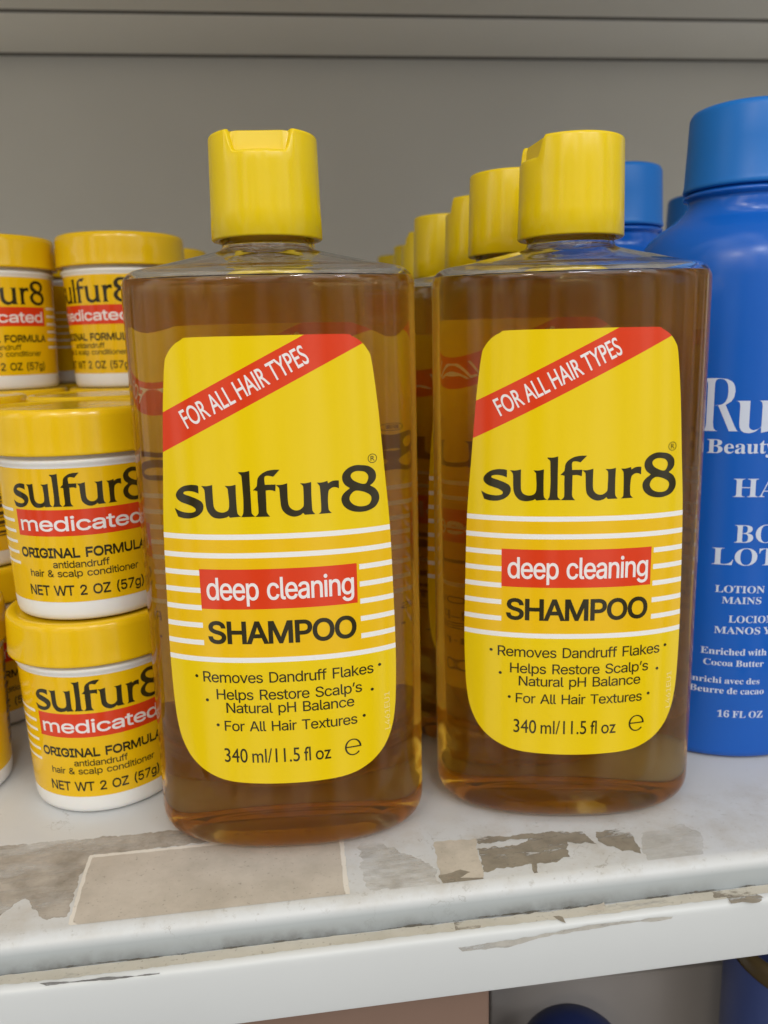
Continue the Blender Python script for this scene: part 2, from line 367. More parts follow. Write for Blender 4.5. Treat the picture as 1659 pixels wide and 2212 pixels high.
  'g': (425, '207,-151 168,-148 134,-140 82,-110 51,-69 101,-41 122,-66 154,-88 207,-97 249,-92 282,-75 304,-47 311,-6 311,68 306,68 287,41 252,16 227,8 195,5 152,10 113,27 80,53 55,90 39,136 34,191 39,246 55,293 80,332 112,361 152,378 196,384 228,382 253,373 288,346 308,319 313,319 313,379 372,379 372,-9 367,-54 350,-90 324,-117 291,-136 251,-147;205,59 237,63 264,75 285,95 300,121 309,154 312,193 309,231 300,264 285,291 264,312 237,325 205,330 172,325 145,312 124,290 109,262 99,229 96,193 99,155 109,123 124,96 145,76 172,63'),
  'h': (410, '114,227 114,0 53,0 53,509 114,509 114,287 102,287 124,332 152,362 187,379 227,384 264,380 295,369 321,349 341,321 353,285 357,240 357,0 296,0 296,235 290,275 273,304 246,323 210,329 184,326 161,317 141,303 126,283 117,257'),
  'i': (167, '53,0 53,379 114,379 114,0;84,443 67,446 54,455 44,468 41,483 44,499 54,512 67,521 84,524 100,521 114,512 123,499 126,483 123,468 114,455 100,446'),
  'k': (381, '110,137 110,212 121,212 284,379 360,379 184,199 177,199;53,0 53,509 114,509 114,0;294,0 148,186 191,229 372,0'),
  'l': (189, '139,-2 101,3 74,20 58,47 53,84 53,509 114,509 114,99 120,62 130,54 146,52 160,53 170,54 181,3 162,-1'),
  'm': (610, '53,0 53,379 112,379 112,295 108,295 118,323 132,346 172,376 219,386 257,380 287,361 309,331 321,295 312,295 322,321 337,343 381,375 437,386 468,383 497,372 522,354 541,328 553,296 557,255 557,0 496,0 496,254 490,289 473,313 447,326 419,330 395,328 374,320 345,290 335,247 335,0 274,0 274,260 269,288 253,311 229,326 199,330 158,320 140,307 126,289 117,266 114,238 114,0'),
  'n': (410, '114,227 114,0 53,0 53,379 112,379 112,287 102,287 124,332 152,362 187,379 227,384 264,380 295,369 321,349 341,321 353,285 357,240 357,0 296,0 296,235 290,275 273,304 246,323 210,329 184,326 161,317 141,303 126,283 117,257'),
  'o': (415, '207,-8 159,-2 117,16 82,46 56,85 40,133 34,187 40,243 56,291 82,330 117,360 159,378 207,384 256,378 299,360 333,330 359,291 376,243 381,187 376,133 359,85 333,46 299,16 256,-2;207,46 242,51 270,66 292,89 307,117 316,151 319,187 316,224 307,258 292,287 270,310 242,325 207,330 173,325 145,310 124,287 108,258 99,224 96,187 99,151 108,117 124,89 145,66 173,51'),
  'p': (424, '53,-143 53,379 112,379 112,319 118,319 137,346 171,373 197,381 229,384 274,378 313,361 345,332 370,293 385,245 390,189 385,133 370,84 346,45 313,16 274,-2 229,-8 198,-5 173,4 138,31 118,59 114,59 114,-143;220,47 253,51 279,66 301,88 316,117 325,151 328,189 325,227 316,261 301,290 280,311 253,325 220,330 188,325 161,312 140,291 125,263 116,229 113,189 116,150 125,115 140,86 162,65 188,51'),
  'r': (259, '53,0 53,379 112,379 112,321 115,321 130,347 152,367 181,380 213,385 229,384 243,384 243,322 230,324 207,326 182,323 159,315 140,301 126,284 117,262 114,237 114,0'),
  's': (365, '182,-8 145,-5 112,3 84,18 62,38 45,63 36,94 94,107 105,79 124,60 150,49 181,45 217,50 244,62 262,81 268,103 265,121 254,136 237,147 212,155 149,170 104,186 72,208 53,237 47,274 51,305 65,332 87,354 115,370 149,381 187,384 223,381 254,372 279,358 299,339 324,290 268,277 258,298 243,316 219,328 187,333 156,329 131,317 114,299 109,277 112,258 124,243 172,223 229,209 275,194 306,171 325,142 331,107 326,75 312,47 290,24 260,6 223,-5'),
  't': (227, '204,379 204,327 6,327 6,379;65,471 126,471 126,98 128,76 136,61 150,53 170,50 185,51 202,54 213,2 192,-3 168,-4 125,2 92,21 72,52 65,93'),
  'u': (410, '182,-5 146,-1 115,11 89,31 69,59 57,95 53,139 53,379 114,379 114,144 119,105 137,75 164,56 200,50 226,53 249,62 268,77 283,97 293,122 296,153 296,379 357,379 357,0 298,0 298,92 307,92 286,47 257,17 222,0'),
  'v': (389, '163,0 17,379 84,379 165,155 187,87 206,21 184,21 203,87 224,155 305,379 371,379 226,0'),
  'x': (379, '21,0 171,218 171,171 29,379 100,379 147,306 179,253 207,206 175,206 202,253 233,306 282,379 352,379 209,169 209,214 358,0 287,0 231,85 200,136 173,182 205,182 178,136 148,85 91,0'),
  '’': (177, '52,318 82,509 151,509 98,318'),
 },
 'bf': {
  '.': (219, '109,111 79,103 57,81 49,51 57,21 79,-1 109,-9 139,-1 161,21 169,51 161,81 139,103'),
  '/': (281, '8,-9 78,-9 274,691 204,691'),
  '0': (500, '470,341 460,458 431,555 384,628 324,675 250,691 176,675 116,628 69,555 40,458 30,341 40,224 69,127 116,54 176,7 250,-9 324,7 384,54 431,127 460,224;372,341 367,253 351,181 326,128 292,95 250,84 208,95 174,128 149,181 133,253 128,341 133,429 149,501 174,554 208,587 250,598 292,587 326,554 351,501 367,429'),
  '1': (500, '300,682 202,682 202,0 300,0'),
  '3': (500, '81,569 143,591 197,598 260,586 300,550 315,496 300,443 255,409 180,397 180,307 232,303 273,288 303,264 320,231 326,193 312,135 274,98 216,84 141,97 64,136 64,30 137,1 209,-9 280,1 339,29 385,72 414,130 424,198 414,266 382,324 326,360 376,398 404,447 413,513 404,573 377,622 335,659 280,683 212,691 143,684 81,662'),
  '4': (500, '398,691 356,691 11,269 11,224 300,224 300,0 398,0 398,224 471,224 471,312 398,312;298,506 300,506 300,312 142,312'),
  '5': (500, '404,682 101,682 101,327 183,337 250,325 299,297 330,256 340,207 321,145 270,101 199,84 124,97 50,134 50,33 133,1 215,-9 288,2 349,31 397,78 427,138 438,209 427,281 395,341 344,388 275,416 190,423 190,594 404,594'),
  'A': (667, '362,686 293,686 0,0 100,0 186,201 476,201 567,0 667,0;326,536 436,289 224,289'),
  'E': (500, '462,682 75,682 75,0 471,0 471,88 173,88 173,300 452,300 452,388 173,388 173,594 462,594'),
  'F': (469, '440,682 76,682 76,0 174,0 174,317 440,317 440,405 174,405 174,594 440,594'),
  'H': (729, '653,682 555,682 555,385 173,385 173,682 75,682 75,0 173,0 173,297 555,297 555,0 653,0'),
  'I': (250, '174,682 76,682 76,0 174,0'),
  'L': (490, '172,682 74,682 74,0 480,0 480,88 172,88'),
  'O': (823, '45,341 61,234 109,138 185,61 286,10 409,-9 536,10 639,61 715,138 762,234 778,341 761,450 714,546 637,623 536,673 411,691 288,673 187,622 110,546 62,450;146,341 159,426 196,497 252,553 325,588 411,601 497,588 571,553 627,497 664,426 677,341 664,257 627,185 571,130 497,94 411,81 325,94 252,130 196,185 159,257'),
  'P': (510, '70,682 70,0 168,0 168,295 270,295 355,305 419,331 465,373 491,425 500,486 492,548 467,602 424,644 363,672 283,682;168,594 283,594 353,578 389,539 399,490 384,432 343,396 279,383 168,383'),
  'R': (604, '77,682 77,0 175,0 175,296 216,296 265,287 321,243 397,140 487,0 604,0 511,135 462,213 414,276 359,324 421,363 460,419 473,491 463,556 434,609 387,649 325,673 249,682;175,598 238,598 315,586 358,550 372,495 369,462 356,431 331,407 292,390 238,384 175,384'),
  'S': (458, '399,643 325,679 247,691 177,683 120,659 77,621 50,571 40,509 71,415 144,348 231,293 304,237 335,165 323,126 287,93 224,79 159,90 98,124 44,178 44,54 102,19 165,-2 235,-9 297,0 350,25 390,65 417,116 426,176 395,283 322,354 235,406 162,457 131,522 145,564 183,593 239,603 288,597 342,575 399,532'),
  'T': (604, '587,682 17,682 17,594 253,594 253,0 351,0 351,594 587,594'),
  'Y': (604, '301,447 118,682 0,682 253,361 253,0 351,0 351,360 604,682 486,682'),
  'f': (250, '296,682 226,691 172,679 129,648 98,609 79,556 72,482 72,449 9,449 9,369 72,369 72,0 161,0 161,369 242,369 242,449 161,449 161,492 170,551 199,590 256,603 296,595'),
  'l': (219, '154,682 65,682 65,0 154,0'),
  'm': (771, '59,449 59,0 148,0 148,326 183,360 219,378 260,383 301,372 330,338 341,279 341,0 430,0 430,326 481,367 530,383 577,371 610,335 623,278 623,0 712,0 712,282 705,341 686,390 655,427 613,450 563,458 504,447 455,418 413,377 378,422 332,449 279,458 215,441 148,390 148,449'),
  'o': (552, '273,458 197,447 132,415 81,365 48,302 36,229 47,151 80,86 130,35 195,3 273,-9 354,2 421,34 472,84 505,150 516,229 504,304 471,367 419,416 352,447;272,378 322,371 364,350 397,318 418,277 425,228 418,174 398,131 366,98 324,78 272,71 224,78 184,99 153,132 134,176 127,229 134,278 154,319 185,350 225,371'),
  'z': (417, '404,449 21,449 21,369 249,369 11,0 405,0 405,80 165,80'),
 },
 'serif': {
  '1': (559, '97,0 97,53 179,53 202,57 217,67 226,87 229,118 229,619 161,544 130,522 100,515 78,520 59,535 46,559 42,589 110,613 196,666 266,718 378,718 378,118 381,91 388,70 403,57 429,53 510,53 510,0'),
  '6': (559, '293,-10 224,-1 163,27 113,73 76,139 53,224 45,330 49,410 62,485 84,552 115,610 155,657 204,694 263,716 330,724 388,720 434,709 467,691 490,668 503,642 507,614 500,585 480,560 443,542 387,536 382,596 362,646 345,660 321,665 284,657 253,635 227,597 199,513 186,401 240,427 277,435 324,438 381,432 429,414 470,384 500,342 518,292 524,231 518,164 498,106 466,57 420,20 363,-3;296,56 330,66 357,96 373,147 379,221 373,291 355,340 325,368 287,377 259,373 230,362 186,329 195,205 219,121 254,72'),
  'A': (650, '-13,0 -13,27 14,32 35,45 54,71 73,111 307,694 334,693 572,129 612,51 633,33 660,27 660,0 341,0 341,27 386,32 413,45 422,68 406,121 376,197 154,197 117,105 113,88 111,72 119,47 143,32 184,27 190,27 190,0;169,239 360,239 263,475'),
  'B': (659, '24,0 24,26 67,33 93,48 107,77 111,122 111,549 103,614 92,633 76,645 23,653 23,678 328,678 422,672 496,653 548,622 580,578 590,522 572,450 518,399 427,368 498,349 552,323 592,288 615,246 623,196 615,139 592,90 553,52 499,23 433,6 354,0;271,375 280,375 348,383 392,406 416,448 424,514 418,573 401,614 370,638 322,646 294,643 280,633 273,613 271,582;330,36 385,45 422,73 441,121 448,191 439,262 413,309 365,335 294,344 271,344 271,97 274,68 284,50 301,39'),
  'C': (697, '382,-16 288,-5 205,30 135,84 83,156 50,242 39,340 50,437 84,523 137,594 207,648 291,682 386,693 460,684 547,655 577,648 607,659 624,693 650,693 650,459 625,459 584,542 531,606 466,647 395,660 330,647 279,608 243,544 221,453 214,337 222,228 246,144 286,83 342,47 414,35 474,43 533,67 589,105 638,158 666,132 589,50 494,0'),
  'D': (738, '30,0 30,26 69,32 94,44 106,69 110,111 110,557 105,606 91,635 64,648 22,653 22,678 330,678 440,668 532,639 604,590 655,523 687,439 697,339 683,217 640,122 568,54 469,14 340,0;331,36 391,44 439,70 476,112 501,171 517,247 522,341 514,450 492,536 454,596 400,633 332,645 301,641 282,631 274,609 271,573 271,107 274,72 282,51 300,40'),
  'E': (658, '21,0 21,25 66,30 93,44 107,72 112,116 112,549 107,603 93,634 66,648 24,653 24,678 594,678 594,476 571,476 559,532 537,575 507,605 440,632 345,641 298,638 285,632 277,621 272,578 272,366 288,366 346,375 386,401 412,446 429,514 453,514 453,176 428,176 420,230 407,270 386,299 359,318 322,328 276,331 272,331 272,100 276,70 286,52 307,44 343,41 410,45 467,58 513,79 552,112 585,156 612,213 640,213 599,0'),
  'F': (602, '23,0 23,26 66,34 93,50 107,79 111,125 111,558 106,603 92,630 64,645 21,653 21,678 586,678 586,476 562,476 549,532 529,574 501,605 462,626 409,638 342,642 298,640 277,627 271,593 271,368 283,368 341,377 381,403 408,448 423,516 450,516 450,176 424,176 409,251 382,299 341,324 281,333 271,333 271,120 280,64 292,46 312,35 382,26 382,0'),
  'H': (779, '23,0 23,26 66,32 93,47 107,75 111,120 111,564 106,605 93,631 66,646 24,653 24,678 360,678 360,653 304,643 288,633 278,618 271,564 271,373 509,373 509,564 502,618 493,633 477,643 420,653 420,678 755,678 755,653 712,646 686,632 673,606 669,564 669,120 673,77 687,49 712,33 755,26 755,0 420,0 420,26 463,32 490,46 504,73 509,120 509,329 271,329 271,120 276,75 289,47 316,32 360,26 360,0'),
  'I': (388, '20,0 20,26 63,34 91,48 107,73 112,112 112,576 107,614 94,637 67,648 20,653 20,678 364,678 364,653 319,648 292,637 277,614 272,576 272,115 279,66 289,50 307,39 366,26 366,0'),
  'L': (635, '23,0 23,26 66,32 93,47 107,75 111,120 111,564 106,606 93,633 66,647 24,653 24,678 372,678 372,653 310,646 291,636 280,620 271,564 271,123 276,70 284,55 298,47 348,41 414,45 469,59 513,83 551,119 582,167 609,230 636,230 598,0'),
  'M': (944, '21,0 21,26 64,32 92,47 107,74 112,118 112,569 105,619 95,634 79,644 22,653 22,678 275,678 472,212 669,678 919,678 919,653 878,645 853,630 839,604 834,563 834,127 841,64 851,45 866,35 918,26 918,0 589,0 589,26 644,37 660,48 670,66 677,124 677,594 429,0 402,0 157,579 157,119 162,72 178,44 207,31 252,26 252,0'),
  'N': (735, '600,-16 159,521 159,117 163,73 177,46 203,32 248,26 248,0 27,0 27,26 81,35 96,45 106,62 113,117 113,578 54,645 27,653 27,678 233,678 582,251 582,562 575,617 565,632 549,643 493,653 493,678 714,678 714,653 671,647 645,633 632,605 628,561 628,-16'),
  'O': (782, '388,-16 317,-9 251,11 192,43 141,86 98,138 67,199 48,267 41,339 48,411 67,479 99,539 141,592 193,635 254,667 321,687 395,694 466,687 532,668 591,636 642,594 684,542 716,481 735,413 742,339 735,267 716,199 684,138 641,86 589,43 529,11 461,-9;394,18 456,31 503,69 538,134 558,223 565,339 560,436 544,516 518,579 482,624 438,651 387,660 325,647 278,609 243,544 223,455 216,339 221,243 237,163 264,100 300,54 343,27'),
  'R': (704, '23,0 23,26 66,32 93,47 107,75 111,120 111,564 106,605 93,631 66,646 24,653 24,678 323,678 454,667 547,634 588,599 613,554 621,498 604,425 553,370 469,333 643,75 674,38 690,29 712,26 715,26 715,0 504,0 300,316 271,316 271,120 276,75 289,47 316,32 360,26 360,0;271,348 303,348 370,357 417,385 443,432 452,500 447,551 433,591 410,619 376,636 334,642 301,639 282,629 274,609 271,574'),
  'S': (581, '64,-16 64,235 93,235 123,140 166,74 222,35 293,22 344,30 383,54 407,89 415,133 406,174 379,209 335,238 242,284 167,329 115,376 84,430 74,494 81,551 100,600 131,639 172,669 220,688 275,694 342,687 420,667 434,664 446,662 467,670 477,694 505,694 505,475 480,475 462,528 437,573 406,610 370,639 330,656 289,662 243,655 208,635 185,604 178,566 185,530 204,501 236,476 281,451 377,406 431,377 473,347 502,315 521,280 532,242 535,198 527,138 505,86 468,43 418,12 357,-8 286,-15 236,-12 187,1 147,14 126,18 103,11 91,-16'),
  'T': (630, '137,0 137,26 183,31 212,46 227,75 232,120 232,645 222,645 151,634 97,601 61,546 43,473 16,473 16,678 611,678 611,472 586,472 573,534 548,583 511,617 462,638 400,645 392,645 392,120 397,73 412,45 440,31 488,26 488,0'),
  'Y': (634, '151,0 151,26 195,32 221,47 235,75 239,120 239,266 69,576 44,617 21,639 1,648 -20,652 -20,678 308,678 308,652 291,652 248,644 236,633 232,620 244,583 370,336 496,545 513,580 519,607 511,632 486,647 444,652 439,652 439,678 654,678 654,652 630,646 609,632 570,583 399,303 399,120 404,75 417,47 444,32 488,26 488,0'),
  'Z': (658, '30,0 30,16 411,640 319,640 259,636 211,626 172,606 140,575 114,530 91,471 66,471 85,678 605,678 605,660 228,43 356,43 449,55 520,91 572,153 606,244 631,244 606,0'),
  'a': (512, '379,-15 337,-8 310,15 298,52 250,16 198,-6 142,-13 96,-6 60,17 38,51 30,94 37,135 59,172 95,203 177,244 296,283 296,359 292,395 278,421 255,435 220,440 171,432 155,408 169,382 180,363 183,344 178,320 164,301 142,288 115,284 87,289 67,303 53,324 49,352 55,385 73,415 103,439 141,458 188,470 241,474 332,464 392,435 425,385 436,313 436,93 439,59 453,51 477,62 490,41 438,-1;225,50 259,61 296,94 296,252 229,225 189,183 176,125 181,83 198,58'),
  'c': (437, '232,-15 178,-7 129,16 88,53 56,101 36,159 29,223 37,292 60,353 95,403 143,442 198,467 260,475 324,467 373,444 403,409 413,365 409,340 397,321 377,308 352,304 319,312 299,335 292,373 293,389 294,404 284,433 252,442 205,424 176,370 167,279 176,183 204,114 232,82 265,63 304,57 356,70 404,107 424,90 369,32 305,-3'),
  'd': (551, '208,-15 159,-7 116,16 79,52 52,99 35,156 29,219 35,291 54,354 83,405 121,443 167,466 217,474 261,468 299,449 332,417 332,597 328,623 316,641 295,650 262,654 262,678 475,678 475,112 477,81 484,61 498,48 526,41 526,16 438,8 332,-15 332,58 300,17 258,-7;255,42 278,47 301,62 320,84 332,113 332,360 324,383 307,402 285,414 259,418 219,406 194,372 180,313 175,228 179,146 193,87 218,53'),
  'e': (448, '229,-15 174,-7 126,16 86,52 55,102 36,163 29,234 36,300 56,358 88,406 130,443 179,466 234,474 287,468 333,449 371,417 399,374 415,321 421,258 421,247 174,247 180,181 195,129 219,92 253,70 297,63 335,70 370,92 402,128 424,108 370,40 305,-1;173,286 300,286 300,320 297,375 288,413 269,435 240,442 203,427 180,380 173,303'),
  'h': (567, '27,0 27,24 52,28 67,38 75,56 78,83 78,594 76,621 68,639 53,650 28,655 28,678 220,678 220,397 261,440 308,465 362,474 409,468 445,449 471,417 487,372 492,315 492,83 495,56 502,39 517,28 541,24 541,0 301,0 301,24 308,24 331,31 345,50 350,83 350,323 341,384 327,399 302,404 258,391 220,350 220,83 222,56 230,39 244,28 268,24 268,0'),
  'i': (295, '150,539 121,544 97,561 80,585 75,614 80,644 97,668 121,685 150,690 179,685 204,668 220,644 225,614 220,585 203,561 179,544;27,0 27,24 52,29 68,38 75,55 78,83 78,375 76,406 70,424 55,433 30,437 31,462 221,462 221,83 223,56 230,39 244,29 268,24 268,0'),
  'n': (567, '27,0 27,24 52,28 67,38 75,56 78,83 78,377 76,404 68,423 53,434 28,438 28,462 220,462 220,398 260,440 308,466 362,474 409,468 445,449 471,417 487,372 492,315 492,83 495,56 502,39 517,28 541,24 541,0 301,0 301,24 308,24 331,31 345,50 350,83 350,323 341,384 327,399 302,404 258,391 220,350 220,83 222,56 230,39 244,28 268,24 268,0'),
  'o': (501, '251,-15 189,-7 135,17 90,55 56,105 35,163 28,229 35,296 56,356 90,405 135,443 189,466 250,474 311,466 365,443 410,406 444,357 465,298 472,229 465,161 444,102 410,53 366,16 312,-7;251,17 287,27 311,58 324,121 327,229 323,339 309,403 286,435 251,445 214,434 191,403 178,338 174,230 178,122 191,58 215,27'),
  'r': (428, '27,0 27,24 52,29 68,38 75,55 78,83 78,375 76,406 69,425 55,433 30,437 31,462 217,462 217,375 245,417 279,449 313,468 347,474 384,469 410,453 426,428 431,396 427,370 414,349 394,336 369,331 346,334 331,344 308,372 296,383 281,387 261,380 241,360 227,327 222,286 222,83 226,55 237,38 258,28 294,24 294,0'),
  's': (429, '225,-15 181,-9 129,9 109,13 89,7 76,-13 53,-13 53,157 79,157 99,101 129,58 167,31 209,22 242,26 266,40 281,60 286,87 273,125 232,156 159,193 113,221 81,252 62,288 55,328 65,386 97,433 146,465 210,475 247,471 296,458 307,456 317,454 332,459 343,475 363,475 363,330 340,330 320,378 293,413 259,434 222,441 194,437 173,426 160,408 156,386 160,364 172,346 218,315 285,282 329,255 360,226 377,189 383,141 372,76 340,27 289,-5'),
  't': (340, '184,-14 133,-7 98,16 79,53 72,106 72,415 30,415 30,446 131,550 192,631 215,631 215,462 309,462 309,415 215,415 215,122 223,76 233,64 250,60 282,73 307,111 331,98 294,36 245,-2'),
  'u': (558, '195,-15 136,-5 97,26 75,75 68,144 68,369 66,399 59,421 43,433 17,438 17,462 211,462 211,110 214,87 225,69 241,57 263,53 305,64 340,98 340,369 337,401 329,422 312,434 282,438 282,462 482,462 482,104 485,76 493,58 509,49 536,44 536,19 446,11 340,-15 340,60 312,29 277,5 238,-10'),
  'v': (456, '212,-15 57,369 33,419 18,432 -4,437 -4,462 244,462 244,438 232,438 202,431 192,411 194,399 275,182 351,376 359,405 345,430 303,438 303,462 454,462 454,439 430,430 414,415 387,362 238,-15'),
  'w': (647, '182,-15 25,394 9,424 -16,437 -16,462 206,462 206,437 178,431 170,411 172,396 178,376 248,189 314,350 299,396 282,430 250,439 250,462 481,462 481,437 450,430 440,411 441,401 443,390 500,210 569,381 576,410 573,422 566,430 530,439 530,462 663,462 663,439 645,435 633,424 613,384 453,-15 430,-15 332,293 208,-15'),
  'y': (447, '78,-209 43,-203 15,-186 -4,-159 -10,-125 -6,-101 7,-79 27,-64 53,-59 77,-63 95,-73 107,-91 111,-113 111,-121 110,-130 115,-143 128,-147 147,-138 170,-110 193,-66 209,-7 54,373 37,410 23,428 -5,437 -7,437 -7,462 241,462 241,437 202,431 194,423 191,409 193,397 198,382 276,177 343,359 352,387 354,408 351,422 342,431 302,437 302,462 446,462 446,437 427,432 413,418 386,361 241,-36 193,-143 168,-174 142,-195 113,-205'),
 },
}
LOGO = [
  '-19.8,109.01,c -20.47,109.22 -21.94,109.26 -23.73,108.92 -25.22,108.02 -26.14,106.7 -25.96,105.52 -24.95,104.62 -23.38,104.08 -21.84,103.53 -20.93,102.79 -21.16,102.1 -22.14,101.78 -23.38,101.74 -25.15,102.04 -26.81,102.86,c -25.99,100.56,c -24.39,100.18 -22.44,100.21 -20.46,100.92 -19.16,102.14 -18.75,103.52 -19.15,104.7 -20.48,105.53 -22.17,106.17 -23.64,106.63 -24.05,106.96 -23.76,107.39 -22.59,107.6 -21.2,107.46 -19.85,106.98,c',
  '-18.99,109.02,c -17.49,108.98 -16.02,109.29,c -16.05,107.6 -16.04,105.24 -15.95,103.54 -15.37,102.44 -14.22,101.93 -13.03,102.02 -12.15,102.6 -11.84,103.54,c -11.79,105.23 -11.89,106.92 -11.95,108.09 -12.13,108.43 -12.67,109.07,c -11.26,109.01 -9.82,109.32,c -9.87,107.23 -9.87,103.85 -9.77,101.82 -9.39,101.13 -8.88,100.75,c -11.78,100.51,c -12.17,100.96,c -12.79,100.57 -14.66,100.28 -16.34,100.64 -17.46,101.83 -17.97,103.19 -18.11,104.88 -18.14,106.92 -18.21,107.93 -18.46,108.43',
  '-8.93,112.65,c -7.4,112.62 -6.03,112.92,c -6.05,110.17 -6.04,105.98 -6.01,102.08 -5.8,101.32 -5.17,100.67,c -8.79,100.61,c -8.48,101.12 -8.18,101.96 -7.99,105.17 -8.05,108.54 -8.12,111.05 -8.27,111.81 -8.82,112.32',
  '1.84,113,c 0.19,113.01 -1.5,112.74 -3.02,111.93 -3.92,110.88 -4.16,109.6 -4.25,108.85,c -5.33,107.69,c -4.84,107.68 -4.21,107.49,c -4.23,105.28 -4.17,102.45 -4.33,101.36 -5.12,100.62,c -1.18,100.57,c -1.78,101.29 -2.05,102.17 -2.03,104.56 -2.02,107.6,c -0.71,107.66 0.5,107.3,c 0.63,109.11,c -2.16,109.11,c -2.24,110.83 -1.89,111.42 -1.04,111.48 0.1,111.19,c',
  '0.67,108.98,c 2.11,108.97 3.67,109.34,c 3.62,107.4 3.68,104.14 4.15,102.81 5.18,102.07 6.46,102.05 7.56,102.87 7.76,103.74,c 7.81,106.35 7.78,108.08 7.59,108.63 6.98,109.2,c 8.46,109.13 9.91,109.39,c 9.83,106.24 9.89,102.53 10.06,101.54 10.67,100.73,c 7.89,100.71,c 7.49,101.24,c 6.61,100.62 5.1,100.32 3.63,100.76 2.4,101.79 1.82,103.12 1.63,105.74 1.53,107.91 1.24,108.46',
  '11.39,109.16,c 12.71,109.12 14.17,109.47,c 14.29,108.77,c 15.27,109.29 16.24,109.45 17.16,109.38,c 17.13,107.27,c 16.28,107.64 15.43,107.61 14.55,107.06 14.26,106.2,c 14.12,104.24 14.19,102.04 14.45,101.36 15.03,100.77,c 11.57,100.72,c 12.08,101.19 12.26,101.95 12.24,105.24 12.12,107.86 11.93,108.41',
  '23.16,113.06 25.34,112.54 26.86,111.18 27.15,109.5 26.56,108.24 25.46,107.36,c 26.95,106.3 27.81,104.75 27.77,102.97 26.6,101.32 24.34,100.47 22.13,100.44 19.96,101.03 18.26,102.4 17.67,104.2 18.26,105.7 20.04,107.09,c 18.67,108.18 18.07,109.65 18.34,111.15 19.67,112.47 21.42,113.1',
  '22.68,111.51 24.2,111.11 25.05,109.94 24.79,108.64 24.11,107.93 22.8,108.17 21.08,109.09 20.36,110.13 20.6,110.98 21.48,111.46',
  '22.08,106.25 23.83,105.75 25.35,104.82 25.76,103.66 25.17,102.39 23.94,101.9 22.18,102 20.66,102.74 19.84,104.03 20.2,105.32 21.1,106.12',
]
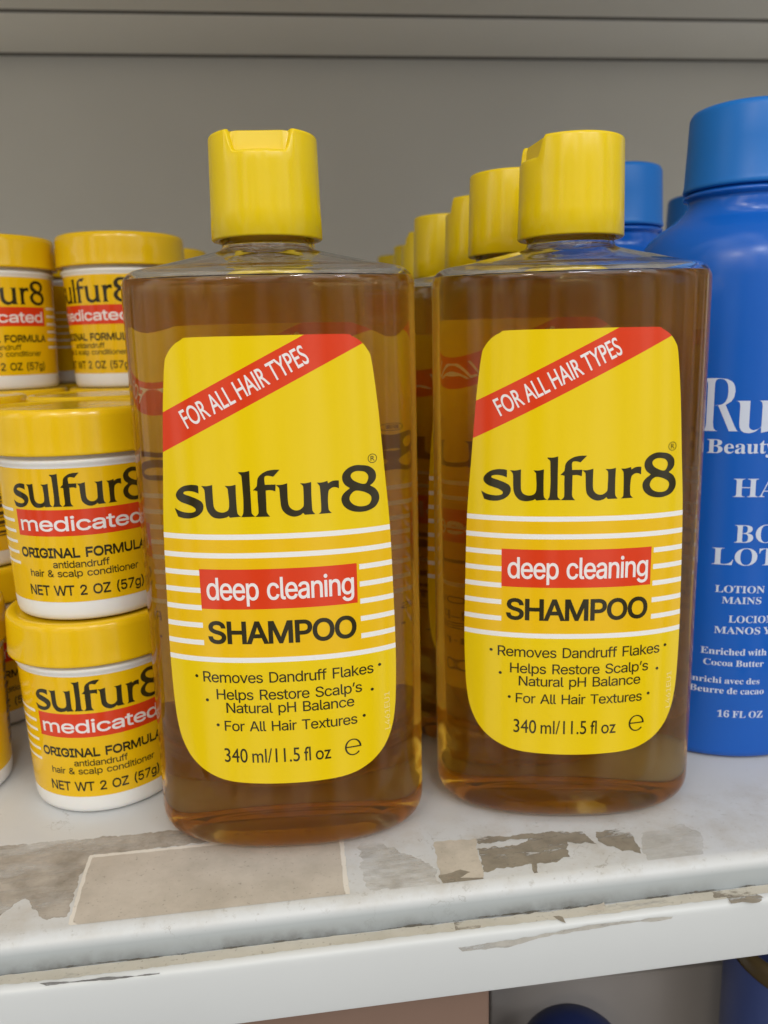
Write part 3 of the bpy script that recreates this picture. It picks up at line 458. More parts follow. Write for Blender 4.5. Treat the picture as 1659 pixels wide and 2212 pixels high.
PATCHES = {
  'paper': [(-56.9, 228.13, 0.0), (-10.84, 228.03, 0.0), (14.9, 224.96, 0.0), (14.18, 202.57, 0.0), (14.53, 196.45, 0.0), (12.56, 195.09, 0.0), (-15.85, 197.08, 0.0), (-45.41, 198.34, 0.0), (-54.69, 198.62, 0.0), (-56.42, 199.98, 0.0), (-56.57, 203.44, 0.0), (-57.08, 222.43, 0.0)],
  'left_dirt': [(-89.69, 238.95, 0.0), (-69.08, 238.84, 0.0), (-38.32, 238.23, 0.0), (-29.31, 238.49, 0.0), (-24.19, 235.06, 0.0), (-17.06, 230.1, 0.0), (-57.13, 229.31, 0.0), (-58.61, 220.56, 0.0), (-58.49, 202.86, 0.0), (-63.49, 201.92, 0.0), (-69.46, 209.42, 0.0), (-71.5, 212.67, 0.0), (-78.59, 202.76, 0.0)],
  'scuff': [(20.44, 222.17, 0.0), (25.34, 222.49, 0.0), (31.23, 215.59, 0.0), (36.59, 211.26, 0.0), (40.41, 205.15, 0.0), (40.22, 197.98, 0.0), (33.9, 196.62, 0.0), (26.05, 198.98, 0.0), (21.05, 199.37, 0.0), (20.01, 206.66, 0.0)],
  'tan': [(42.4, 218.24, 0.0), (55.26, 217.71, 0.0), (54.11, 213.22, 0.0), (53.19, 201.83, 0.0), (51.72, 197.46, 0.0), (46.95, 197.8, 0.0), (40.91, 196.67, 0.0), (40.94, 202.95, 0.0)],
  'dark1': [(53.97, 212.67, 0.0), (65.03, 212.42, 0.0), (76.21, 216.35, 0.0), (80.19, 211.45, 0.0), (79.26, 204.21, 0.0), (72.87, 202.61, 0.0), (67.59, 203.01, 0.0), (53.25, 202.03, 0.0)],
  'strip': [(54.73, 218.4, 0.0), (63.68, 217.4, 0.0), (76.41, 216.92, 0.0), (87.46, 215.54, 0.0), (89.03, 208.7, 0.0), (81.51, 211.22, 0.0), (68.73, 215.29, 0.0), (55.2, 214.76, 0.0)],
  'drip': [(67.75, 203.52, 0.0), (69.03, 203.29, 0.0), (67.99, 199.74, 0.0), (67.99, 197.14, 0.0), (66.59, 197.9, 0.0), (66.89, 200.46, 0.0)],
  'dark2': [(91.52, 214.81, 0.0), (100.38, 215.06, 0.0), (101.13, 209.46, 0.0), (99.72, 202.23, 0.0), (97.06, 204.39, 0.0), (91.22, 207.15, 0.0), (89.93, 212.67, 0.0)],
  'faint': [(104.08, 211.94, 0.0), (117.51, 213.83, 0.0), (121.49, 208.8, 0.0), (116.73, 198.08, 0.0), (109.61, 197.16, 0.0), (100.24, 197.74, 0.0), (100.23, 202.14, 0.0)],
  'corner': [(40.84, 202.45, 0.0), (47.1, 203.97, 0.0), (49.71, 202.45, 0.0), (46.28, 200.46, 0.0), (52.54, 199.35, 0.0), (51.72, 197.46, 0.0), (46.95, 197.8, 0.0), (40.91, 196.67, 0.0)],
  'lip1': [(42.67, 194.0, -8.0), (49.96, 193.2, -8.0), (49.3, 189.91, -8.0), (42.56, 190.17, -8.0)],
  'lip2': [(116.61, 193.25, -8.0), (126.58, 193.04, -8.0), (129.35, 188.5, -8.0), (127.0, 186.94, -8.0), (119.33, 187.79, -8.0), (119.39, 190.25, -8.0), (115.95, 190.85, -8.0)],
  'lip3': [(69.68, 191.17, -8.0), (71.28, 191.08, -8.0), (72.07, 190.57, -8.0), (72.09, 187.96, -8.0), (71.43, 188.82, -8.0), (70.56, 189.62, -8.0)],
  'lip4': [(78.06, 192.57, -8.0), (85.46, 194.4, -8.0), (84.56, 190.96, -8.0), (81.08, 191.85, -8.0)],
  'grime': [(-62.4, 187.9, -6.74), (-55.35, 187.9, -7.24), (-48.73, 187.9, -7.21), (-40.98, 187.9, -7.74), (-33.69, 187.9, -7.86), (-33.72, 187.9, -8.25), (-41.03, 187.9, -8.26), (-48.25, 187.9, -8.01), (-55.4, 187.9, -7.76), (-60.84, 187.9, -7.49)],
  'smear': [(42.64, 187.9, -11.31), (61.54, 187.9, -10.75), (79.54, 187.9, -9.29), (102.63, 187.9, -9.71), (102.0, 187.9, -10.63), (89.38, 187.9, -10.24), (66.66, 187.9, -11.09), (56.48, 187.9, -13.0), (43.88, 187.9, -12.52)],
}
# ------------------------------------------------------------------ mesh helpers
def tag(o, label=None, cat=None, group=None, kind=None):
    if label: o['label'] = label
    if cat: o['category'] = cat
    if group: o['group'] = group
    if kind: o['kind'] = kind
    return o

def obj(name, me, mats, parent=None, smooth=True):
    if isinstance(me, bmesh.types.BMesh):
        bm = me
        me = bpy.data.meshes.new(name)
        bm.to_mesh(me); bm.free()
    for m in (mats if isinstance(mats, (list, tuple)) else [mats]):
        me.materials.append(m)
    if smooth:
        for p in me.polygons: p.use_smooth = True
    o = bpy.data.objects.new(name, me)
    COL.objects.link(o)
    if parent: o.parent = parent
    return o

def empty(name, loc, rz=0.0):
    o = bpy.data.objects.new(name, None)
    o.empty_display_size = 0.02
    o.location = loc
    o.rotation_euler = (0, 0, rz)
    COL.objects.link(o)
    return o

def sharp(o, angle=35):
    me = o.data
    bm = bmesh.new(); bm.from_mesh(me)
    for e in bm.edges:
        if len(e.link_faces) == 2 and e.calc_face_angle(0) > R(angle): e.smooth = False
    bm.to_mesh(me); bm.free()

def skin_rings(bm, rings, close_bottom=True, close_top=True, flip=False):
    """rings: list of lists of (x, y, z) in mm, same count, bottom to top"""
    vr = [[bm.verts.new((p[0]*MM, p[1]*MM, p[2]*MM)) for p in rg] for rg in rings]
    n = len(vr[0])
    fs = []
    for a, b in zip(vr, vr[1:]):
        for i in range(n):
            j = (i+1) % n
            fs.append(bm.faces.new((a[i], a[j], b[j], b[i])))
    if close_bottom: fs.append(bm.faces.new(list(reversed(vr[0]))))
    if close_top: fs.append(bm.faces.new(vr[-1]))
    if flip:
        for f in fs: f.normal_flip()
    return vr

def ring(a, b, z, n=2.0, seg=96):
    out = []
    for i in range(seg):
        t = 2*math.pi*i/seg
        c, s = math.cos(t), math.sin(t)
        out.append((a*math.copysign(abs(c)**(2/n), c), b*math.copysign(abs(s)**(2/n), s), z))
    return out

def lathe(bm, prof, seg=72, cb=True, ct=True):
    skin_rings(bm, [ring(r, r, z, 2.0, seg) for r, z in prof], cb, ct)

def box(bm, x0, x1, y0, y1, z0, z1, bev=0.0):
    g = bmesh.ops.create_cube(bm, size=1.0)
    for v in g['verts']:
        v.co = Vector(((x0+x1)/2 + v.co.x*(x1-x0), (y0+y1)/2 + v.co.y*(y1-y0), (z0+z1)/2 + v.co.z*(z1-z0)))*MM
    if bev:
        es = list({e for v in g['verts'] for e in v.link_edges})
        bmesh.ops.bevel(bm, geom=es, offset=bev*MM, segments=3, affect='EDGES', profile=0.5)

# ------------------------------------------------------------------ lettering
from mathutils.geometry import delaunay_2d_cdt
def parse_glyph(s):
    return [[tuple(float(q)/1000 for q in p.split(',')) for p in c.split()] for c in s.split(';')]

def crom(pts):
    """closed outline through the points; flagged ones are corners"""
    n = len(pts); out = []
    for i in range(n):
        p1, p2 = pts[i], pts[(i+1) % n]
        p0 = pts[i-1] if not p1[2] else p1
        p3 = pts[(i+2) % n] if not p2[2] else p2
        k = 5
        for j in range(k):
            t = j/k
            q = [0.5*((2*p1[e]) + (-p0[e]+p2[e])*t + (2*p0[e]-5*p1[e]+4*p2[e]-p3[e])*t*t + (-p0[e]+3*p1[e]-3*p2[e]+p3[e])*t**3) for e in (0, 1)]
            out.append(tuple(q))
    return out

def logo_contours():
    out = []
    for g in LOGO:
        pts = []
        for p in g.split():
            q = p.split(',')
            pts.append((float(q[0]), float(q[1]), 1 if len(q) > 2 else 0))
        c = crom(pts)
        hole = len(out) >= 7                # the two counters of the 8
        if (area(c) > 0) == hole: c.reverse()
        out.append(c)
    return out

def set_text(font, s, x0, x1, base, cap, capref='H', space=0.24):
    """contours of a line of text, its ink filling x0..x1, capref height = cap"""
    G = GLYPHS[font]
    def hgt(ch):
        return max(p[1] for c in parse_glyph(G[ch][1]) for p in c)
    ref = hgt(capref) if capref in G else 0.72
    pen = 0; cs = []
    track = {'inter': -0.035, 'serif': -0.01}.get(font, 0.0)
    for ch in s:
        if ch == ' ':
            pen += space; continue
        adv, d = G[ch]
        for c in parse_glyph(d): cs.append([(x+pen, y) for x, y in c])
        pen += adv/1000+track
    xs = [p[0] for c in cs for p in c]
    a, b = min(xs), max(xs)
    return [[(x0+(x-a)/(b-a)*(x1-x0), base+y/ref*cap) for x, y in c] for c in cs]

def disc(cx, cz, r, n=20, sx=1.0):
    return [(cx+r*sx*math.cos(2*math.pi*i/n), cz+r*math.sin(2*math.pi*i/n)) for i in range(n)]

def area(c):
    return 0.5*sum(p[0]*q[1]-q[0]*p[1] for p, q in zip(c, c[1:]+c[:1]))

def embolden(contours, d):
    """push every outline outwards by d (holes shrink), mitres limited"""
    big = max(contours, key=lambda c: abs(area(c)))
    sg = 1 if area(big) > 0 else -1
    out = []
    for c in contours:
        pts = []
        for p in c:
            if not pts or math.dist(p, pts[-1]) > 0.25*d: pts.append(p)
        if len(pts) > 3 and math.dist(pts[0], pts[-1]) < 0.25*d: pts.pop()
        n = len(pts); new = []
        for i in range(n):
            a, p, q = pts[i-1], pts[i], pts[(i+1) % n]
            e1 = Vector((p[0]-a[0], p[1]-a[1])); e2 = Vector((q[0]-p[0], q[1]-p[1]))
            if e1.length < 1e-9 or e2.length < 1e-9:
                new.append(p); continue
            e1.normalize(); e2.normalize()
            n1 = Vector((e1.y, -e1.x))*sg; n2 = Vector((e2.y, -e2.x))*sg
            m = n1+n2
            if m.length < 0.3: m = n1
            m.normalize()
            k = d/max(0.5, m.dot(n1))
            new.append((p[0]+m.x*k, p[1]+m.y*k))
        out.append(new)
    return out

def fill(contours, offset=0.0):
    """triangulate outlines (non-zero winding inside) into a flat mesh"""
    if offset: contours = embolden(contours, offset)
    groups = []
    for c in contours:                      # contours whose boxes meet belong together
        bb = (min(p[0] for p in c), min(p[1] for p in c), max(p[0] for p in c), max(p[1] for p in c))
        hit = [g for g in groups if any(not (bb[2] < q[0] or q[2] < bb[0] or bb[3] < q[1] or q[3] < bb[1]) for q, _ in g)]
        new = [(bb, c)]
        for g in hit:
            new += g; groups.remove(g)
        groups.append(new)
    V, F = [], []
    for g in groups:
        cs = [c for _, c in g]
        co, ed = [], []
        for c in cs:
            k = len(co)
            co += [Vector(p) for p in c]
            ed += [(k+i, k+(i+1) % len(c)) for i in range(len(c))]
        vo, _, fo = delaunay_2d_cdt(co, ed, [], 0, 1e-6)[:3]
        k = len(V)
        V += [(v.x, v.y, 0) for v in vo]
        for f in fo:
            cx = sum(vo[q].x for q in f)/len(f); cz = sum(vo[q].y for q in f)/len(f)
            par = 0
            for c in cs:
                for p, q in zip(c, c[1:]+c[:1]):
                    if (p[1] > cz) != (q[1] > cz) and cx < (q[0]-p[0])*(cz-p[1])/(q[1]-p[1])+p[0]: par += 1 if q[1] > p[1] else -1
            if par: F.append([k+q for q in f])
    me = bpy.data.meshes.new('outline')
    me.from_pydata(V, [], F)
    me.update()
    return me

class Print:
    """flat printed sheet in (u, z) mm, bent onto a surface by mapf(u, z, height)"""
    def __init__(self):
        self.bm = bmesh.new()
        self.h = self.bm.verts.layers.float.new('h')
    def add(self, contours, mat, height, step, offset=0.0, cuts_u=(), cuts_z=()):
        me = fill(contours, offset)
        b = bmesh.new(); b.from_mesh(me)
        bpy.data.meshes.remove(me)
        if not b.verts:
            b.free(); return
        bmesh.ops.remove_doubles(b, verts=b.verts, dist=1e-5)
        xs = [v.co.x for v in b.verts]
        k0, k1 = math.ceil(min(xs)/step), math.floor(max(xs)/step)
        for k in list(range(k0, k1+1)):
            bmesh.ops.bisect_plane(b, geom=b.verts[:]+b.edges[:]+b.faces[:], plane_co=(k*step, 0, 0), plane_no=(1, 0, 0), dist=1e-6)
        for co, no in cuts_z:
            bmesh.ops.bisect_plane(b, geom=b.verts[:]+b.edges[:]+b.faces[:], plane_co=co, plane_no=no, dist=1e-6)
        mp = {}
        for v in b.verts:
            w = self.bm.verts.new(v.co); w[self.h] = height
            mp[v] = w
        for f in b.faces:
            c = f.calc_center_median()
            if f.normal.z < 0: vs = [mp[v] for v in reversed(f.verts)]
            else: vs = [mp[v] for v in f.verts]
            try: g = self.bm.faces.new(vs)
            except ValueError: continue
            g.material_index = mat(c.x, c.y) if callable(mat) else mat
        b.free()
    def build(self, name, mats, mapf, parent):
        for v in self.bm.verts:
            v.co = Vector(mapf(v.co.x, v.co.y, v[self.h]))*MM
        return obj(name, self.bm, mats, parent)

# ------------------------------------------------------------------ shampoo bottle
BA, BB, BN = 40.0, 22.3, 2.2
def bottle_wall(u, z, h):
    w = -BB*(max(0.0, 1-abs(u/BA)**BN))**(1/BN)
    gx = BN*abs(u/BA)**(BN-1)/BA*(1 if u >= 0 else -1)
    gy = -BN*abs(w/BB)**(BN-1)/BB
    l = math.hypot(gx, gy)
    return (u+gx/l*h, w+gy/l*h, z)

def shampoo_body():
    bm = bmesh.new()
    prof = []
    a, b = BA, BB
    prof.append((a-17, b-14, 1.4, 2.1)); prof.append((a-12, b-11, 0.4, 2.15))
    for k in range(9):
        t = math.pi/2*k/8
        prof.append((a-7.5+7.5*math.sin(t), b-8.5+8.5*math.sin(t), 8.5-8.5*math.cos(t), BN))
    for z in (20, 60, 100, 140, 155): prof.append((a, b, z, BN))
    for k in range(8):
        t = math.pi/2*k/7*0.88
        prof.append((a-5.0+5.0*math.cos(t), b-5.0+5.0*math.cos(t), 160.4+5.0*math.sin(t), BN))
    # sloping shoulder up to a round neck
    a0, b0, z0, _ = prof[-1]
    for k in range(1, 9):
        s = k/8
        e = s**0.92
        prof.append((a0+(13.3-a0)*e, b0+(13.2-b0)*min(1, s*1.05), z0+(169.9-z0)*s, BN+(2.0-BN)*s))
    prof += [(12.6, 12.6, 170.6, 2), (12.3, 12.3, 171.6, 2), (12.3, 12.3, 176, 2), (12.3, 12.3, 180, 2)]
    skin_rings(bm, [ring(a_, b_, z, n) for a_, b_, z, n in prof])
    # head space above the liquid
    inner = [(37.9, 20.2, 162.3), (37.7, 20.0, 162.4), (36.6, 18.9, 163.6), (34.9, 17.3, 164.4)]
    for k in range(1, 9):
        s = k/8; e = s**0.92
        inner.append((34.9+(12.2-34.9)*e, 17.3+(12.1-17.3)*min(1, s*1.05), 164.4+4.6*s))
    inner += [(11.4, 11.4, 170.8), (11.2, 11.2, 179)]
    N = len(inner)
    skin_rings(bm, [ring(p[0], p[1], p[2], BN+(2.0-BN)*max(0, (i-3)/(N-4))) for i, p in enumerate(inner)], flip=True)
    return bm

def shampoo_liquid():
    bm = bmesh.new()
    prof = []
    a, b = BA-1.1, BB-1.1
    for k in range(6):
        t = math.pi/2*k/5
        prof.append((a-6.6+6.6*math.sin(t), b-7.6+7.6*math.sin(t), 1.9+7.6-7.6*math.cos(t)))
    for z in (20, 60, 100, 140, 158): prof.append((a, b, z))
    prof += [(a-0.35, b-0.35, 161.0), (a-1.0, b-1.0, 162.1)]
    skin_rings(bm, [ring(p[0], p[1], p[2], BN) for p in prof])
    return bm

def flip_cap():
    """disc-top cap with a thumb scoop cut into the front of its rim"""
    bm = bmesh.new()
    seg = 144
    H = 26.3
    rings = []
    def rad(z): return 15.0-0.6*z/H
    def notch(t):
        d = abs(math.degrees(math.atan2(math.sin(t+math.pi/2), math.cos(t+math.pi/2))))
        if d < 28: return 1.0
        if d > 38: return 0.0
        s = (38-d)/10
        return s*s*(3-2*s)
    prof = [('in', 12.6, 2.6), ('in', 12.7, 0.25), ('in', 13.2, 0.0), ('r', 0.35, 0.0), ('r', 0.0, 0.35), ('r', 0.0, 7.0), ('r', 0.0, 14.0), ('r', 0.0, 18.0)]
    for kind, q, z in prof:
        rg = []
        for i in range(seg):
            t = 2*math.pi*i/seg
            r = q if kind == 'in' else rad(z)-q
            rg.append((r*math.cos(t), r*math.sin(t), z))
        rings.append(rg)
    for dz, dr in ((-0.9, 0.0), (-0.45, 0.10), (-0.12, 0.38), (0.0, 0.9)):
        rg = []
        for i in range(seg):
            t = 2*math.pi*i/seg
            z = H-5.4*notch(t)+dz
            r = rad(z)-dr
            rg.append((r*math.cos(t), r*math.sin(t), z))
        rings.append(rg)
    rg1, rg2, rg3 = [], [], []
    for i in range(seg):
        t = 2*math.pi*i/seg
        k = notch(t)
        z = H-5.4*k
        c = math.cos(t+math.pi/2)
        rin = rad(H)-1.4
        if c > 0.2: rin = min(rin, 11.4/c)
        rg1.append((rin*math.cos(t), rin*math.sin(t), z))
        rr = rin-0.5
        rg2.append((rr*math.cos(t), rr*math.sin(t), H-0.55 if k > 0 else H-0.25))
        rr = rin-1.2
        rg3.append((rr*math.cos(t), rr*math.sin(t), H-0.25))
    rings += [rg1, rg2, rg3]
    rings.append([(4*math.cos(2*math.pi*i/seg), 4*math.sin(2*math.pi*i/seg), H-0.2) for i in range(seg)])
    skin_rings(bm, rings)
    return bm

LOGO_C = None
def shampoo_label():
    P = Print()
    # outline, symmetric about u=0
    half = [(0, 147.3), (19.0, 147.3), (21.8, 146.7), (24.2, 145.2), (25.9, 143.0), (26.8, 140.3),
            (28.2, 128.4), (29.5, 112), (30.7, 96), (31.3, 76), (31.6, 60), (31.4, 48), (30.9, 41), (29.8, 35.6), (27.6, 31.0),
            (24.3, 27.6), (20.0, 25.3), (15.3, 24.2), (8, 23.75), (0, 23.6)]
    out = half + [(-u, z) for u, z in reversed(half[1:-1])]
    # smooth it
    sm = []
    n = len(out)
    for i in range(n):
        p0, p1, p2, p3 = out[i-1], out[i], out[(i+1) % n], out[(i+2) % n]
        for j in range(4):
            t = j/4
            sm.append(tuple(0.5*((2*p1[e])+(-p0[e]+p2[e])*t+(2*p0[e]-5*p1[e]+4*p2[e]-p3[e])*t*t+(-p0[e]+3*p1[e]-3*p2[e]+p3[e])*t**3) for e in (0, 1)))
    tops = [95.9, 90.8, 85.9, 81.0, 76.1, 71.1, 66.1, 61.3]
    T = 1.45
    cuts = []
    for z in tops: cuts += [((0, z, 0), (0, 1, 0)), ((0, z-T, 0), (0, 1, 0))]
    rb = (75.1, 86.3, 21.2)
    cuts += [((0, rb[0], 0), (0, 1, 0)), ((0, rb[1], 0), (0, 1, 0)), ((rb[2], 0, 0), (1, 0, 0)), ((-rb[2], 0, 0), (1, 0, 0)), ((21.9, 0, 0), (1, 0, 0)), ((-21.2, 0, 0), (1, 0, 0))]
    # diagonal red band through (-28.3,128.1)-(9.7,147.2) above, (-29.2,117.7)-(24.3,144.4) below
    def line(x0, z0, x1, z1):
        dx, dz = x1-x0, z1-z0
        return (x0, z0), (-dz, dx)
    L1, L2 = line(-28.6, 128.1, 9.4, 147.2), line(-29.4, 117.6, 23.9, 144.5)
    for (p, nrm) in (L1, L2): cuts.append(((p[0], p[1], 0), (nrm[0], nrm[1], 0)))
    def mat(x, z):
        s1 = (x-L1[0][0])*L1[1][0]+(z-L1[0][1])*L1[1][1]
        s2 = (x-L2[0][0])*L2[1][0]+(z-L2[0][1])*L2[1][1]
        if s1 < 0 and s2 > 0: return 1
        if rb[0] < z < rb[1] and abs(x) < rb[2]: return 1
        for i, t in enumerate(tops):
            if t-T < z < t:
                if i in (0, 1, 7) or abs(x) > (21.9 if x > 0 else 21.2): return 2
        if 60 < z < 96: return 5
        return 0
    P.add([sm], mat, 0.10, 1.5, cuts_z=cuts)
    S = 1.5; H = 0.16
    dx, dz = 38.0, 19.1
    l = math.hypot(dx, dz); dx /= l; dz /= l
    txt = set_text('bf', 'FOR ALL HAIR TYPES', 0, 36.4, 0, 4.9, 'H', 0.24)
    o = (-21.6, 124.1)
    P.add([[(o[0]+x*dx-z*dz, o[1]+x*dz+z*dx) for x, z in c] for c in txt], 3, H, S, 0.05)
    P.add(logo_contours(), 4, H, S)
    # registered mark
    P.add([disc(26.3, 114.6, 1.25, 28), list(reversed(disc(26.3, 114.6, 1.08, 28)))], 4, H, S)
    P.add(set_text('bf', 'R', 25.8, 26.9, 113.95, 1.3, 'R'), 4, H, S)
    P.add(set_text('inter', 'deep cleaning', -19.4, 20.2, 77.8, 6.1, 'd', 0.22), 3, H, S, 0.10)
    P.add(set_text('inter', 'SHAMPOO', -19.6, 20.4, 65.5, 6.0, 'H'), 4, H, S, 0.24)
    P.add(set_text('inter', 'Removes Dandruff Flakes', -22.1, 25.0, 54.0, 3.05, 'H'), 4, H, S, 0.03)
    P.add(set_text('inter', 'Helps Restore Scalp’s', -18.6, 21.6, 49.0, 3.0, 'H'), 4, H, S, 0.03)
    P.add(set_text('inter', 'Natural pH Balance', -16.1, 19.3, 45.1, 2.95, 'H'), 4, H, S, 0.03)
    P.add(set_text('inter', 'For All Hair Textures', -16.9, 20.0, 39.7, 2.95, 'H'), 4, H, S, 0.03)
    P.add([disc(-24.0, 55.5, .45), disc(26.8, 56.0, .45), disc(-21.4, 48.6, .45), disc(24.5, 49.1, .45), disc(-18.8, 41.3, .45), disc(22.0, 41.7, .45)], 4, H, S)
    P.add(set_text('bf', '340 ml/11.5 fl oz', -17.5, 12.3, 30.2, 4.2, '3', 0.2), 4, H, S, 0.02)
    # the estimated sign
    def esign(cx, cz, r):
        o_, i_ = [], []
        n = 40
        a0, a1 = R(-38), R(-360)
        for k in range(n+1):
            t = a0+(a1-a0)*k/n
            wv = 0.62+0.16*abs(math.cos(t))
            o_.append((cx+r*math.cos(t), cz+r*math.sin(t)*1.08))
            i_.append((cx+r*0.78*math.cos(t)*(1.0 if True else wv), cz+r*0.86*math.sin(t)*1.08))
        c1 = o_+list(reversed(i_))
        bar = [(cx-r*0.80, cz-r*0.04), (cx-r*0.80, cz+r*0.12), (cx+r*0.99, cz+r*0.12), (cx+r*0.99, cz-r*0.04)]
        return c1, bar
    c1, bar = esign(18.6, 32.7, 2.35)
    P.add([c1], 4, H, S)
    P.add([bar], 4, H+0.02, S)
    tx = set_text('inter', 'L461EU1', 0, 11.4, 0, 1.5, 'E')
    P.add([[(29.4-z, 35.9+x) for x, z in c] for c in tx], 6, H, S)
    return P.build('label', [M['label_yellow'], M['label_red'], M['label_white'], M['label_pink_white'], M['ink'], M['label_deep'], M['ink_pale']], bottle_wall, None)

def copy_thing(root, loc, rz):
    c = root.copy(); COL.objects.link(c)
    c.location = loc; c.rotation_euler = (0, 0, rz)
    for k in ('label', 'category', 'group'):
        if k in root: c[k] = root[k]
    for ch in [o for o in COL.objects if o.parent == root]:
        d = ch.copy(); COL.objects.link(d); d.parent = c
        for g in [o for o in COL.objects if o.parent == ch]:
            e = g.copy(); COL.objects.link(e); e.parent = d
    return c

def child(root, stem):
    return [o for o in COL.objects if o.parent == root and o.name.split('.')[0] == stem][0]

# ------------------------------------------------------------------ conditioner jar
JH, JLID = 64.2, 27.5
def jar_r(z): return 23.9+(25.3-23.9)*(z-5)/43.0
def jar_wall(u, z, h):
    t = R(u); r = jar_r(z)+h
    return (r*math.sin(t), -r*math.cos(t), z)

def jar_label():
    P = Print()
    S = 3.0
    tops = [34.7, 31.4, 28.1, 24.8, 21.5, 18.2]
    T = 0.9
    edge = [(-179.5, 6.2), (179.5, 6.2), (179.5, 47.0), (-179.5, 47.0)]
    cuts = [((0, z, 0), (0, 1, 0)) for z in (34.7, 26.7)]
    for z in tops: cuts += [((0, z, 0), (0, 1, 0)), ((0, z-T, 0), (0, 1, 0))]
    for u in (-45, 50, -49, 54, -78, 80): cuts.append(((u, 0, 0), (1, 0, 0)))
    def mat(x, z):
        if -45 < x < 50 and 26.7 < z < 34.7: return 1
        for t in tops:
            if t-T < z < t and (-78 < x < -49 or 54 < x < 80): return 2
        return 0
    P.add([edge], mat, 0.05, S, cuts_z=cuts)
    H = 0.11
    lg = logo_contours()
    k = 97.0/54.6
    P.add([[((u-0.5)*k+2.5, 35.6+(z-100.5)*0.80) for u, z in c] for c in lg], 3, H, S)
    P.add(set_text('inter', 'medicated', -41.5, 46.5, 28.4, 4.2, 'd'), 4, H, S, 0.12)
    P.add(set_text('inter', 'ORIGINAL FORMULA', -45, 49, 20.2, 2.75, 'L'), 3, H, S, 0.2)
    P.add(set_text('inter', 'antidandruff', -19, 19.6, 17.0, 2.1, 'd'), 3, H, S, 0.05)
    P.add(set_text('inter', 'hair & scalp conditioner', -38.5, 41, 14.2, 2.1, 'd'), 3, H, S, 0.05)
    P.add(set_text('inter', 'NET WT 2 OZ (57g)', -41, 45, 8.4, 3.0, 'N'), 3, H, S, 0.12)
    # bar code on the back of the wrap
    rnd = random.Random(3)
    z = 12.0
    while z < 42:
        hgt = rnd.choice((0.5, 0.5, 0.9, 1.4))
        P.add([[(98, z), (148, z), (148, z+hgt), (98, z+hgt)]], 5, H, S)
        z += hgt+rnd.choice((0.5, 0.6, 1.0, 1.5))
    return P.build('label', [M['label_deep'], M['label_red'], M['label_white'], M['ink'], M['label_pink_white'], M['bar_ink']], jar_wall, None)

def make_jar():
    root = empty('cream_jar', (0, 0, 0))
    bm = bmesh.new()
    prof = [(20.0, 0.6), (21.6, 0.1), (22.6, 0.25), (23.3, 0.9), (23.7, 2.2), (jar_r(5), 5.0), (jar_r(20), 20), (jar_r(47), 47), (25.5, 48.0), (25.9, 48.4), (25.9, 49.2), (25.4, 49.6), (24.9, 50.0), (24.9, 51.4), (24.9, 56.0)]
    lathe(bm, prof)
    obj('jar_body', bm, M['jar_white'], root)
    bm = bmesh.new()
    L = JLID
    prof = [(25.2, 52.2), (25.3, 50.9), (26.6, 50.7), (L+0.05, 50.8), (L+0.25, 51.2), (L+0.1, 51.9), (L-0.1, 56), (L-0.3, 61.6), (L-0.5, 63.2), (L-1.0, 63.8), (L-1.8, 64.1), (L-3.2, 64.15), (L-3.7, 63.8), (L-4.4, 63.65), (12, 63.65)]
    lathe(bm, prof, 96)
    obj('lid', bm, M['lid_yellow'], root)
    lb = jar_label(); lb.parent = root
    return root

# ------------------------------------------------------------------ blue lotion bottle
CA, CB = 36.0, 32.0
def lotion_wall(u, z, h):
    w = -CB*math.sqrt(max(0.0, 1-(u/CA)**2))
    gx, gy = u/CA**2, w/CB**2
    l = math.hypot(gx, gy)
    return (u+gx/l*h, w+gy/l*h, z)

